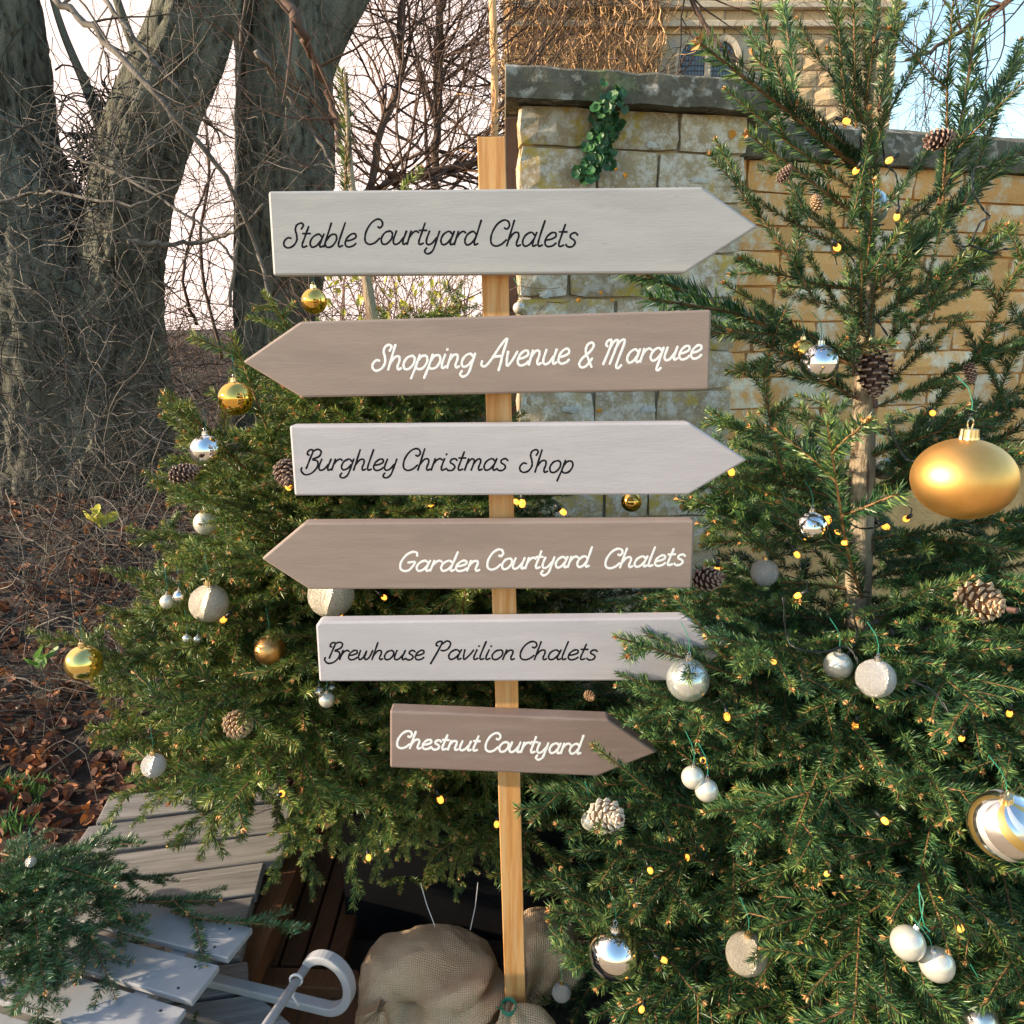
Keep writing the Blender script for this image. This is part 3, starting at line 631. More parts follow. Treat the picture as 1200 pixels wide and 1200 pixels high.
# glyphs (single stroke script)
GL = {
'a': (.56, [[(.42, .42), (.26, .54), (.08, .42), (.03, .18), (.14, .0), (.30, .06), (.42, .28)], [(.46, .54), (.41, .14), (.46, .0), (.56, .05)]]),
'b': (.50, [[(.07, 1.0), (.05, .5), (.03, .0)], [(.05, .26), (.18, .5), (.36, .5), (.43, .28), (.33, .03), (.15, -.01), (.04, .12)]]),
'd': (.56, [[(.42, .42), (.26, .54), (.08, .42), (.03, .18), (.14, .0), (.30, .06), (.42, .28)], [(.47, 1.0), (.44, .5), (.41, .14), (.46, .0), (.56, .05)]]),
'e': (.47, [[(.05, .24), (.24, .28), (.38, .38), (.34, .52), (.2, .53), (.06, .36), (.05, .12), (.18, -.01), (.36, .03), (.45, .13)]]),
'g': (.55, [[(.42, .42), (.26, .54), (.08, .42), (.03, .18), (.14, .02), (.30, .08), (.42, .28)], [(.46, .54), (.43, .1), (.38, -.25), (.22, -.38), (.08, -.28), (.12, -.14)]]),
'h': (.54, [[(.07, 1.0), (.05, .5), (.03, .0)], [(.05, .26), (.17, .5), (.32, .52), (.38, .36), (.36, .12), (.42, .0), (.52, .05)]]),
'i': (.24, [[(.07, .54), (.04, .14), (.10, .0), (.22, .06)], [(.10, .72), (.105, .76)]]),
'l': (.25, [[(.09, 1.0), (.05, .4), (.05, .12), (.11, .0), (.22, .05)]]),
'm': (.74, [[(.06, .54), (.03, .0)], [(.05, .28), (.15, .5), (.27, .51), (.32, .36), (.29, .0)], [(.31, .28), (.42, .5), (.54, .51), (.58, .36), (.56, .12), (.62, .0), (.72, .05)]]),
'n': (.52, [[(.06, .54), (.03, .0)], [(.05, .28), (.16, .5), (.30, .51), (.35, .36), (.33, .12), (.39, .0), (.49, .05)]]),
'o': (.48, [[(.30, .54), (.12, .47), (.03, .24), (.12, .02), (.29, .02), (.42, .22), (.40, .45), (.28, .54)]]),
'p': (.50, [[(.09, .56), (.05, .1), (-.02, -.38)], [(.07, .3), (.18, .5), (.36, .5), (.44, .28), (.34, .03), (.15, -.01), (.05, .1)]]),
'q': (.56, [[(.42, .42), (.26, .54), (.08, .42), (.03, .18), (.14, .02), (.30, .08), (.42, .28)], [(.46, .54), (.42, .0), (.38, -.32), (.46, -.40), (.55, -.30)]]),
'r': (.37, [[(.06, .54), (.03, .0)], [(.05, .28), (.14, .47), (.26, .54), (.36, .48)]]),
's': (.40, [[(.36, .45), (.25, .54), (.11, .48), (.12, .35), (.26, .26), (.34, .14), (.27, .0), (.11, -.01), (.01, .08)]]),
't': (.34, [[(.15, .86), (.11, .4), (.09, .12), (.15, .0), (.28, .05)], [(.0, .57), (.28, .57)]]),
'u': (.57, [[(.06, .54), (.03, .16), (.12, .0), (.27, .05), (.40, .28)], [(.45, .54), (.41, .14), (.46, .0), (.56, .05)]]),
'v': (.46, [[(.04, .54), (.07, .2), (.14, .0), (.28, .2), (.40, .52)]]),
'w': (.68, [[(.04, .54), (.04, .16), (.13, .0), (.26, .12), (.34, .5)], [(.34, .5), (.33, .14), (.42, .0), (.55, .14), (.62, .54)]]),
'y': (.56, [[(.06, .54), (.03, .16), (.12, .0), (.27, .05), (.40, .28)], [(.45, .54), (.42, .1), (.37, -.25), (.21, -.38), (.07, -.28), (.11, -.14)]]),
'S': (.62, [[(.52, .76), (.56, .92), (.45, 1.01), (.31, .93), (.30, .74), (.40, .52), (.46, .28), (.38, .06), (.2, -.02), (.04, .08), (.0, .26), (.1, .40), (.22, .38)]]),
'C': (.66, [[(.44, .70), (.54, .66), (.60, .80), (.50, .97), (.32, 1.0), (.13, .82), (.03, .46), (.09, .12), (.28, -.01), (.48, .06), (.62, .24)]]),
'A': (.66, [[(-.22, .22), (-.20, .06), (-.06, .02), (.10, .22), (.34, .74), (.50, 1.0), (.56, .96), (.52, .5), (.52, .1), (.50, -.16)], [(.16, .36), (.50, .38)]]),
'M': (.98, [[(.10, .74), (.02, .82), (.06, .97), (.2, .98), (.2, .6), (.10, -.0)], [(.2, .6), (.3, .9), (.43, .98), (.47, .8), (.36, .0)], [(.43, .6), (.55, .9), (.70, .98), (.74, .8), (.66, .2), (.64, -.12), (.74, -.2), (.84, -.08)]]),
'B': (.62, [[(.10, .74), (.02, .78), (.02, .93), (.13, 1.0), (.22, .92), (.18, .5), (.14, .08)], [(.22, .92), (.38, 1.02), (.56, .92), (.54, .68), (.30, .52), (.52, .44), (.58, .16), (.42, -.14), (.16, -.22), (-.04, -.04), (-.06, .12)]]),
'P': (.64, [[(.10, .74), (.02, .78), (.02, .93), (.13, 1.0), (.22, .92), (.16, .4), (.04, -.26)], [(.24, .84), (.40, 1.02), (.57, .90), (.56, .62), (.42, .48), (.28, .50)]]),
'G': (.66, [[(.56, .80), (.50, .97), (.32, 1.0), (.13, .82), (.03, .46), (.09, .12), (.28, -.01), (.46, .08), (.56, .46), (.30, .44)]]),
'&': (.60, [[(.56, -.02), (.34, .34), (.16, .66), (.18, .92), (.34, 1.0), (.44, .86), (.34, .62), (.10, .36), (.02, .14), (.14, -.02), (.34, .04), (.50, .34)]]),
}
SH = .24
def lettering(parent, words, Y, mname, hw):
    for word, x0, x1, y0, y1, cap in words:
        b = MB()
        # advance layout, then fit to the span
        pen = 0; strokes = []
        for ch in word:
            adv, st_ = GL[ch]
            for s in st_: strokes.append([(pen + x + SH*y, y) for x, y in s])
            pen += adv
        allx = [x for s in strokes for x, _ in s]; mn, mx = min(allx), max(allx)
        for s in strokes:
            pts = []
            for x, y in spline(s, 7 if len(s) > 2 else 1):
                t = (x-mn)/(mx-mn); px = x0 + (x1-x0)*t; py = y0 + (y1-y0)*t - y*cap
                pts.append(np.array([px, py]))
            n = len(pts); L_, R_ = [], []
            ta = pts[1]-pts[0]; ta = ta/np.linalg.norm(ta); tb = pts[-1]-pts[-2]; tb = tb/np.linalg.norm(tb)
            pts = [pts[0]-ta*hw*.7] + [pts[0]-ta*hw*.45] + pts + [pts[-1]+tb*hw*.45] + [pts[-1]+tb*hw*.7]; m_ = len(pts)
            vs = []; k0 = random.uniform(0, .00005)
            for i, p in enumerate(pts):
                t = pts[min(i+1, m_-1)] - pts[max(i-1, 0)]; t = t/(np.linalg.norm(t)+1e-9); nn = np.array([-t[1], t[0]])
                h = hw*(.45 if i in (0, m_-1) else .82 if i in (1, m_-2) else 1.0)*(1 + .10*math.sin(i*1.3+p[0]))
                for f_, dy in ((1, .00008), (.7, -k0), (0, -.00003-k0), (-.7, -k0), (-1, .00008)):
                    q_ = p + nn*h*f_; v = P(q_[0], q_[1], Y); v.y += dy; vs.append(v)
            b.add(vs, [(5*i+j, 5*i+j+1, 5*i+j+6, 5*i+j+5) for i in range(m_-1) for j in range(4)])
        o = b.build('lettering', mname, None); o.parent = parent
TH = .036; YF = 1.5-TH-.001
def board2(poly, mname, label, words, ink, hw):
    b = MB(); b.prism([P(x, y, YF) for x, y in poly], (0, TH, 0)); o = b.build('arrow_board', mname, None, bevel=.004); local(o, post); o['label'] = label
    lettering(o, words, YF-.00012, ink, hw)      # children of the board, which shares the world frame of its mesh
    return o
board2([(314, 224), (823, 219), (889, 265), (803, 320), (320, 323)], 'paint_grey', 'pale grey right-pointing board, topmost', [('Stable', 333, 417, 290, 289, 28), ('Courtyard', 428, 564, 286, 287, 29), ('Chalets', 575.5, 677, 288, 289, 30)], 'ink', 1.2)
board2([(284, 424), (352, 377), (834, 363), (831, 457), (353, 466)], 'paint_taupe', 'taupe left-pointing board with white lettering, second from top', [('Shopping', 437, 557, 434, 430, 29), ('Avenue', 564.5, 667, 430, 425.5, 31), ('&', 679, 696, 430, 429.5, 28), ('Marquee', 707, 822, 427, 419.5, 28)], 'white_ink', 1.45)
board2([(339, 499), (808, 495), (876, 539), (807, 580), (345, 581)], 'paint_lilac', 'pale lilac grey right-pointing board, third from top', [('Burghley', 353, 465, 551, 551, 24), ('Christmas', 473, 595, 551, 551, 25), ('Shop', 609.5, 671, 553, 554, 26)], 'ink', 1.15)
board2([(306, 655), (356, 613), (814, 610), (811, 690), (362, 691)], 'paint_taupe', 'taupe left-pointing board with white lettering, fourth from top', [('Garden', 469.5, 562, 669, 669, 22), ('Courtyard', 571.6, 694, 667.5, 664, 23), ('Chalets', 710, 803, 666, 661.5, 22)], 'white_ink', 1.35)
board2([(370, 733), (374, 729), (806, 724), (858, 757), (803, 798), (374, 799)], 'paint_lilac', 'pale lilac grey board partly covered by a fir sprig, fifth from top', [('Brewhouse', 380.6, 496.7, 773, 773, 20), ('Pavilion', 504.5, 602.8, 772.5, 773, 21), ('Chalets', 610, 700, 773, 773, 21)], 'ink', 1.1)
board2([(457, 833), (713, 843), (770, 882), (700, 910), (457, 900)], 'paint_brown', 'short brown right-pointing board with white lettering, lowest', [('Chestnut', 465.8, 562.5, 876.5, 880, 20), ('Courtyard', 569.5, 684, 880.5, 883.5, 21.5)], 'white_ink', 1.35)

# ============================================================ FIR FOLIAGE
def unit(a): return a/(np.linalg.norm(a, axis=-1, keepdims=True)+1e-12)
class Fol:
    def __init__(s, seed, nl=.018, dens=850, nw=.0007, fwd=.85, flat=.55, lightp=.12):
        s.V = []; s.F = []; s.Mi = []; s.n = 0; s.sk = []; s.r = np.random.default_rng(seed); s.nl = nl; s.dens = dens; s.nw = nw; s.fwd = fwd; s.flat = flat; s.lightp = lightp
    def quads(s, v, m):   # v: (k,4,3)
        k = len(v); s.V.append(v.reshape(-1, 3)); s.F.append(np.arange(k*4).reshape(k, 4) + s.n); s.n += k*4; s.Mi.append(np.full(k, m) if np.isscalar(m) else m)
    def stem(s, pts, r0, r1):
        pts = np.asarray(pts); k = len(pts); t = unit(np.gradient(pts, axis=0)); up = np.array([0, 0, 1.]) if abs(t[0][2]) < .9 else np.array([1., 0, 0])
        q = unit(np.cross(t, up)); u = np.cross(q, t); rr = np.linspace(r0, r1, k)[:, None]
        ring = [pts + (q*math.cos(a)+u*math.sin(a))*rr for a in np.arange(4)*math.pi/2]
        for j in range(4):
            A, B = ring[j], ring[(j+1) % 4]; s.quads(np.stack([A[:-1], B[:-1], B[1:], A[1:]], 1), 2)
    def needles(s, pts, start=0., tipfrac=.0):
        pts = np.asarray(pts); seg = np.linalg.norm(np.diff(pts, axis=0), axis=1); L = seg.sum(); n = int(L*(1-start)*s.dens)
        if n < 3: return
        cum = np.concatenate([[0], np.cumsum(seg)]); u = s.r.uniform(start, 1, n)*L
        base = np.stack([np.interp(u, cum, pts[:, i]) for i in range(3)], 1)
        ax = unit(np.stack([np.interp(u, cum, np.gradient(pts, axis=0)[:, i]) for i in range(3)], 1))
        up0 = np.array([0, 0, 1.]); side = np.cross(ax, up0); ln = np.linalg.norm(side, axis=1, keepdims=True); side = np.where(ln < .2, np.cross(ax, np.array([1., 0, 0])), side); side = unit(side); up = np.cross(side, ax)
        phi = s.r.uniform(-math.pi, math.pi, n); upc = np.sin(phi)
        upc = np.where(upc < 0, upc*s.flat, upc)
        rad = side*np.cos(phi)[:, None] + up*upc[:, None] + up*.15
        d = unit(ax*(s.fwd + s.r.normal(0, .15, n))[:, None] + unit(rad) + s.r.normal(0, .10, (n, 3)))
        rel = u/L; ln = s.nl*s.r.uniform(.7, 1.15, n)*(1-.35*np.clip((rel-.93)/.07, 0, 1))
        wv = unit(np.cross(d, s.r.normal(0, 1, (n, 3)))); w_ = s.nw
        tip = base + d*ln[:, None]; mid = base + d*(ln*.45)[:, None]
        v = np.stack([base, mid + wv*w_, tip, mid - wv*w_], 1)
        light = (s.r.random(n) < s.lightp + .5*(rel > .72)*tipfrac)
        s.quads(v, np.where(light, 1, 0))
    def bud(s, p, d, sz):
        d = unit(np.asarray(d, float)); k = 5
        for j in range(k):
            dd = unit(d + s.r.normal(0, .45, 3)); a = unit(np.cross(dd, s.r.normal(0, 1, 3))); c = np.cross(dd, a)
            m_ = p + dd*sz*.5; t = p + dd*sz*1.25
            for e1, e2 in ((a, c), (c, -a)):
                s.quads(np.array([[p, m_+e1*sz*.38, t, m_+e2*sz*.38]]), 3)
    def path(s, p, d, L, droop, n=7, wob=.05):
        pts = [np.array(p, float)]; d = unit(np.array(d, float))
        for i in range(n):
            d = unit(d + np.array([0, 0, -droop/n]) + s.r.normal(0, wob, 3)); pts.append(pts[-1] + d*L/n)
        return np.array(pts)
    def shoot(s, p, d, L, lvl, r0=.0025, droop=.1, start=0.0, spread=.95, every=.07):
        n = max(4, int(L/.05)); pts = s.path(p, d, L, droop, n, .045)
        s.stem(pts, r0, .0011); s.sk.append(pts); s.needles(pts, start, .7 if lvl <= 1 else .5)
        if s.r.random() < .6: s.bud(pts[-1], pts[-1]-pts[-2], .0075)
        if lvl > 0:
            u = .07 if L > .25 else .04; sgn = 1
            while u < L-.03:
                f = u/L*(n); i = int(min(f, n-1)); b = pts[i]*(1-(f-i)) + pts[i+1]*(f-i); ax = unit(pts[i+1]-pts[i])
                side = unit(np.cross(ax, np.array([0, 0, 1.]) if abs(ax[2]) < .9 else np.array([0, 1., 0])))
                upv = np.cross(side, ax); a = s.r.normal(0, .28)
                lat = side*sgn*math.cos(a) + upv*math.sin(a)
                l = ((L-u)*.55 + .05)*s.r.uniform(.6, 1.15); l = min(l, .34)
                s.shoot(b, ax*s.r.uniform(.7, 1.0) + lat*spread, l, lvl-1, max(r0*.55, .0013), droop*.6, 0, spread, every)
                sgn = -sgn; u += every*s.r.uniform(.4, .9)*(1.1 if lvl == 1 else 1)
    def mesh(s, name, mats):
        V = np.concatenate(s.V); Fc = np.concatenate(s.F); Mi = np.concatenate(s.Mi)
        return np_mesh(name, V, Fc, np.full(len(Fc), 4), mats, Mi), np.concatenate(s.sk)
def variants(prefix, mats, seed, **kw):
    out = {'L': [], 'M': [], 'S': [], 'T': []}
    for k in range(4):
        f = Fol(seed+k, **kw); f.shoot((0, 0, 0), (1, 0, .1), .60, 2, .0042, .25, .12, every=.075); out['L'].append((*f.mesh('branch', mats), .60))
    for k in range(4):
        f = Fol(seed+10+k, **kw); f.shoot((0, 0, 0), (1, 0, .1), .38, 2, .003, .15, .05, every=.075); out['M'].append((*f.mesh('branch', mats), .38))
    for k in range(4):
        f = Fol(seed+20+k, **kw); f.shoot((0, 0, 0), (1, 0, .05), .26, 1, .0028, .05, .0, every=.075); out['S'].append((*f.mesh('branch', mats), .26))
    for k in range(3):
        f = Fol(seed+30+k, **kw); f.shoot((0, 0, 0), (1, 0, 0), .22, 0, .0026, -.05, .0); out['T'].append((*f.mesh('branch', mats), .22))
    out['U'] = []
    for k in range(4):
        f = Fol(seed+40+k, **kw); f.shoot((0, 0, 0), (1, 0, 0), .36, 1, .0032, -.08, .0, spread=.8, every=.17); out['U'].append((*f.mesh('branch', mats), .36))
    return out
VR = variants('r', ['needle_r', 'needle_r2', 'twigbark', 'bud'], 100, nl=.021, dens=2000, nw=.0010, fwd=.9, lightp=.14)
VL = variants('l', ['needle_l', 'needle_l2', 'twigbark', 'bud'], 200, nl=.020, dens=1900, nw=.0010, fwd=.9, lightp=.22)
VB = variants('b', ['needle_b', 'needle_b2', 'twigbark', 'bud'], 300, nl=.024, dens=1500, nw=.0012, fwd=.7, flat=.1, lightp=.3)
SKEL = {'right': [], 'left': [], 'cut': []}
KEEP = [(300, 212, 895, 330), (278, 358, 842, 472), (332, 490, 880, 588), (300, 603, 820, 698), (362, 716, 716, 805), (450, 822, 696, 916), (565, 150, 620, 1180)]
def blocked(W, ylim=1.62):
    px, py, _ = proj(W); near = W[:, 1] < ylim
    for x0, y0, x1, y1 in KEEP:
        if np.any(near & (px > x0-6) & (px < x1+6) & (py > y0-6) & (py < y1+6)): return True
    return False
def put(root, var, base, dirv, roll=0, length=None, force=False, key='right', extra=None):
    me, sk, L0 = var; x = Vector(dirv).normalized(); up = Vector((0, 0, 1)) if abs(x.z) < .93 else Vector((0, -1, 0))
    y = up.cross(x).normalized(); z = x.cross(y); R = Matrix((x, y, z)).transposed().to_4x4() @ Matrix.Rotation(roll, 4, 'X')
    s = (length/L0) if length else 1.0; T = Matrix.Translation(base) @ R @ Matrix.Scale(s, 4)
    A = np.array(T); W = sk @ A[:3, :3].T + A[:3, 3]
    if not force and (blocked(W) or (extra and extra(W))): return None
    o = link('branch', me); o.parent = root; o.matrix_parent_inverse = Matrix.Translation(root.location).inverted(); o.matrix_world = T; 
    o.matrix_basis = T
    SKEL[key].append(W); return o
def put_px(root, var, a, Ya, b_, Yb, key='right', roll=0):
    p, q = P(a[0], a[1], Ya), P(b_[0], b_[1], Yb); return put(root, var, p, q-p, roll, (q-p).length, True, key)
def interp(z, tab): return float(np.interp(z, [a for a, _ in tab], [b for _, b in tab]))

# --- right tree
YR = 1.72
rt_axis = [(1003, 1090), (1004, 900), (1006, 700), (1010, 560), (1014, 430), (1017, 300), (1016, 160), (1026, 40), (1036, -110)]
rax = [P(x, y, YR) for x, y in rt_axis]; rb = rax[0].copy(); rb.z = .1; rb.x = rax[1].x
right = empty('christmas_tree', rb, 'dark green decorated Christmas tree at the right with visible pale trunk', 'christmas tree', 'decorated Christmas trees')
b = MB(); rr = [.030, .029, .027, .024, .018, .012, .008, .006, .004]
trunk_mesh(b, [rb] + rax[1:], rr, n=18, amp=.05, seed=4, furrow=8); local(b.build('trunk', 'firtrunk', None, smooth=True), right)
def ax_at(pts, z):
    for p, q in zip(pts, pts[1:]):
        if (p.z-z)*(q.z-z) <= 0 and abs(q.z-p.z) > 1e-6: return p.lerp(q, (z-p.z)/(q.z-p.z))
    return pts[-1] if z > pts[-1].z else pts[0]
raxp = [rb] + rax[1:]
TR = [(.1, .74), (.3, .80), (.6, .78), (.85, .66), (1.05, .52), (1.25, .38), (1.6, .32), (1.9, .30), (2.3, .14)]
r = random.Random(50); cnt = 0
def window_trunk(W):      # leave the pale trunk visible where the photograph shows it
    px, py, _ = proj(W); return bool(np.any((W[:, 1] < YR) & (abs(px-1008) < 20) & (py > 455) & (py < 700)))
tries = 0
while cnt < 150 and tries < 1500:
    tries += 1; z = .12 + 1.26*(r.random()**1.25); az = r.uniform(0, 2*math.pi)
    if math.sin(az) > .35 and r.random() < .55: continue
    L = interp(z, TR)*r.uniform(.72, 1.08); el = interp(z, [(.1, -.12), (.6, -.02), (1.1, .15), (1.6, .55)]) + r.uniform(-.12, .16)
    p = ax_at(raxp, z); v = 'L' if L > .48 else 'M' if L > .30 else 'S'
    if put(right, r.choice(VR[v]), p, (math.cos(az)*math.cos(el), math.sin(az)*math.cos(el), math.sin(el)), r.uniform(-.35, .35), L, extra=window_trunk): cnt += 1
# upright shoots of the crown top, as they stand in the photograph
TOP = [((1015, 330), (1017, 215), 'T'), ((1000, 440), (1014, 320), 'T'), ((1034, 340), (1008, 215), 'T'), ((996, 270), (1026, 160), 'T'), ((1014, 420), (1030, 300), 'U'), ((1010, 390), (990, 280), 'U'), ((1016, 245), (1018, 140), 'T'), ((1018, 150), (1025, 40), 'T'), ((1024, 50), (1032, -60), 'T'), ((1016, 190), (930, 125), 'T'), ((930, 128), (866, -5), 'T'), ((1016, 150), (925, 20), 'U'), ((950, 260), (905, 170), 'T'), ((1015, 300), (930, 240), 'U'), ((1130, 240), (1165, 60), 'U'), ((1140, 330), (1105, 230), 'U'), ((1000, 460), (905, 395), 'M'), ((1020, 460), (1120, 400), 'S'), ((1014, 200), (812, 55), 'T'), ((930, 130), (940, -10), 'T'), ((990, 150), (992, -20), 'T'), ((1003, 150), (1006, -30), 'T'), ((1012, 140), (1042, 15), 'U'),
       ((1018, 180), (1080, 30), 'T'), ((1016, 150), (965, 60), 'T'), ((1013, 215), (880, 70), 'T'), ((1012, 230), (855, 110), 'U'), ((1014, 260), (870, 165), 'T'), ((1100, 240), (1192, -10), 'T'), ((1105, 235), (1140, -20), 'U'),
       ((1125, 165), (1215, 60), 'T'), ((1030, 250), (1115, 160), 'T'), ((1012, 300), (880, 235), 'U'), ((960, 360), (848, 165), 'U'), ((1015, 310), (1150, 175), 'U'), ((1040, 330), (1195, 155), 'T'), ((1060, 300), (1165, 205), 'T'),
       ((1012, 340), (860, 330), 'S'), ((1005, 420), (850, 352), 'U'), ((1005, 430), (700, 330), 'S'), ((1020, 380), (1140, 300), 'S'), ((1085, 340), (1100, 240), 'U'), ((1020, 420), (1200, 270), 'M'), ((1010, 470), (830, 400), 'M'),
       ((1020, 480), (1210, 420), 'M'), ((1140, 430), (1200, 275), 'S'), ((1014, 270), (1000, 130), 'T'), ((1018, 240), (1050, 90), 'T'), ((1012, 350), (960, 220), 'U'), ((1020, 350), (1075, 230), 'U'), ((1008, 400), (930, 290), 'U'),
       ((1060, 420), (1110, 330), 'S'), ((930, 130), (895, 40), 'T'), ((1030, 130), (1060, -20), 'T'), ((1012, 110), (960, -10), 'T'), ((1020, 100), (1020, -60), 'U'), ((1180, 480), (1130, 380), 'S'), ((1150, 500), (1215, 380), 'S')]
for k, (a, q, v) in enumerate(TOP):
    dy = r.uniform(-.22, .15); put_px(right, VR[v][k % len(VR[v])], a, YR - (0 if abs(a[0]-1012) < 12 else .1), q, YR + dy, roll=r.uniform(-.5, .5))
# sprigs reaching past the lower boards and into the left of the crown
for k, (a, Ya, q, Yb, v) in enumerate([((880, 800), 1.42, (712, 738), 1.36, 'S'), ((870, 790), 1.45, (776, 697), 1.38, 'T'), ((900, 850), 1.45, (722, 812), 1.38, 'M'), ((775, 935), 1.45, (692, 873), 1.40, 'T'), ((900, 900), 1.5, (735, 868), 1.42, 'M'),
        ((870, 960), 1.5, (622, 942), 1.44, 'M'), ((860, 1020), 1.5, (650, 975), 1.44, 'M'), ((860, 1130), 1.5, (625, 1060), 1.42, 'M'), ((850, 1180), 1.45, (640, 1130), 1.4, 'M'), ((920, 560), 1.6, (872, 430), 1.55, 'S'), ((920, 660), 1.6, (856, 615), 1.54, 'S'),
        ((930, 620), 1.55, (855, 580), 1.5, 'S'), ((910, 750), 1.5, (835, 712), 1.46, 'S'), ((1010, 700), 1.6, (940, 520), 1.4, 'S')]):
    put_px(right, VR[v][k % len(VR[v])], a, Ya, q, Yb, roll=r.uniform(-.3, .3))

# --- left tree
YL = 2.25
lax = [P(462, 1060, YL), P(455, 700, YL), P(445, 450, YL), P(430, 330, YL), P(412, 210, YL), P(405, 85, YL)]; lb = lax[0].copy(); lb.z = .38
left = empty('christmas_tree', lb, 'bushy yellow-green decorated Christmas tree standing behind the left of the signs', 'christmas tree', 'decorated Christmas trees')
b = MB(); trunk_mesh(b, [lb] + lax[1:], [.035, .03, .02, .013, .008, .004], n=14, amp=.05, seed=9, furrow=8); local(b.build('trunk', 'firtrunk', None, smooth=True), left)
laxp = [lb] + lax[1:]
TL = [(.4, .82), (.7, .80), (.95, .68), (1.15, .58), (1.35, .42), (1.5, .28), (1.75, .18), (2.1, .1)]
cnt = tries = 0
def low_left(W):
    px, py, _ = proj(W); return bool(np.any(py > 1035 - .0*px) or np.any((py > 985 + (px-330)*.25) & (px < 330)) or np.any((px < 330) & (py < 330)) or np.any(W[:, 2] < .3))
while cnt < 195 and tries < 4500:
    tries += 1; z = .42 + 1.1*(r.random()**1.3); az = r.uniform(0, 2*math.pi)
    if math.sin(az) > .3 and r.random() < .6: continue
    L = interp(z, TL)*r.uniform(.7, 1.06); el = interp(z, [(.4, -.15), (.8, .05), (1.2, .25), (1.7, .8)]) + r.uniform(-.12, .16)
    p = ax_at(laxp, z); v = 'L' if L > .48 else 'M' if L > .30 else 'S'
    if put(left, r.choice(VL[v]), p, (math.cos(az)*math.cos(el), math.sin(az)*math.cos(el), math.sin(el)), r.uniform(-.35, .35), L, key='left', extra=low_left): cnt += 1
for k, (a, Ya, q, Yb, v) in enumerate([((405, 260), YL, (403, 82), YL, 'T'), ((420, 300), YL, (479, 190), YL-.1, 'T'), ((400, 330), YL, (385, 230), YL, 'S'), ((300, 560), YL-.2, (192, 460), YL-.4, 'S'), ((330, 600), YL-.2, (178, 482), YL-.4, 'M'),
        ((330, 560), YL-.1, (280, 390), YL-.2, 'S'), ((330, 640), YL-.3, (185, 560), YL-.5, 'M'), ((230, 840), 1.85, (75, 733), 1.78, 'M'), ((225, 912), 1.75, (122, 826), 1.68, 'T'), ((270, 905), 1.8, (128, 925), 1.7, 'S'), ((300, 800), 1.9, (150, 680), 1.75, 'M'),
        ((330, 740), 1.9, (160, 655), 1.8, 'M'), ((350, 900), 1.8, (200, 990), 1.68, 'M'), ((400, 920), 1.8, (300, 1010), 1.66, 'M'), ((480, 920), 1.8, (440, 1035), 1.68, 'M'), ((540, 930), 1.85, (530, 1040), 1.72, 'M'), ((420, 900), 1.8, (380, 1000), 1.64, 'S'),
        ((540, 760), 1.9, (545, 690), 1.62, 'T'), ((350, 400), YL, (300, 345), YL-.2, 'S'), ((520, 420), YL, (540, 330), YL, 'S'), ((560, 900), 1.9, (560, 1020), 1.75, 'S'), ((330, 880), 1.8, (250, 960), 1.66, 'M'), ((500, 880), 1.85, (500, 990), 1.68, 'M'), ((460, 860), 1.8, (400, 1035), 1.64, 'M'), ((560, 860), 1.9, (585, 1015), 1.75, 'M'), ((380, 880), 1.8, (335, 1030), 1.66, 'M'), ((520, 900), 1.8, (470, 1010), 1.62, 'M'), ((430, 880), 1.8, (350, 985), 1.6, 'M'), ((300, 860), 1.75, (225, 1000), 1.64, 'S'), ((540, 860), 1.85, (420, 960), 1.64, 'M'), ((560, 960), 1.95, (500, 1040), 1.8, 'M'), ((270, 870), 1.8, (160, 945), 1.66, 'M'), ((460, 980), 2.0, (545, 1045), 1.85, 'M')]):
    put_px(left, VL[v][k % len(VL[v])], a, Ya, q, Yb, 'left', roll=r.uniform(-.3, .3))
ALL = {k: np.concatenate(v) for k, v in SKEL.items() if v}
PR = {k: proj(v) for k, v in ALL.items()}
def surf(px, py, rad, key, pct=6, default=1.7, off=.01):
    X, Y_, D = PR[key]; m = (X-px)**2 + (Y_-py)**2 < rad**2; 
    if m.sum() < 3: m = (X-px)**2 + (Y_-py)**2 < (rad*2+20)**2
    if m.sum() < 3: return default
    return float(np.percentile(ALL[key][m][:, 1], pct)) - off

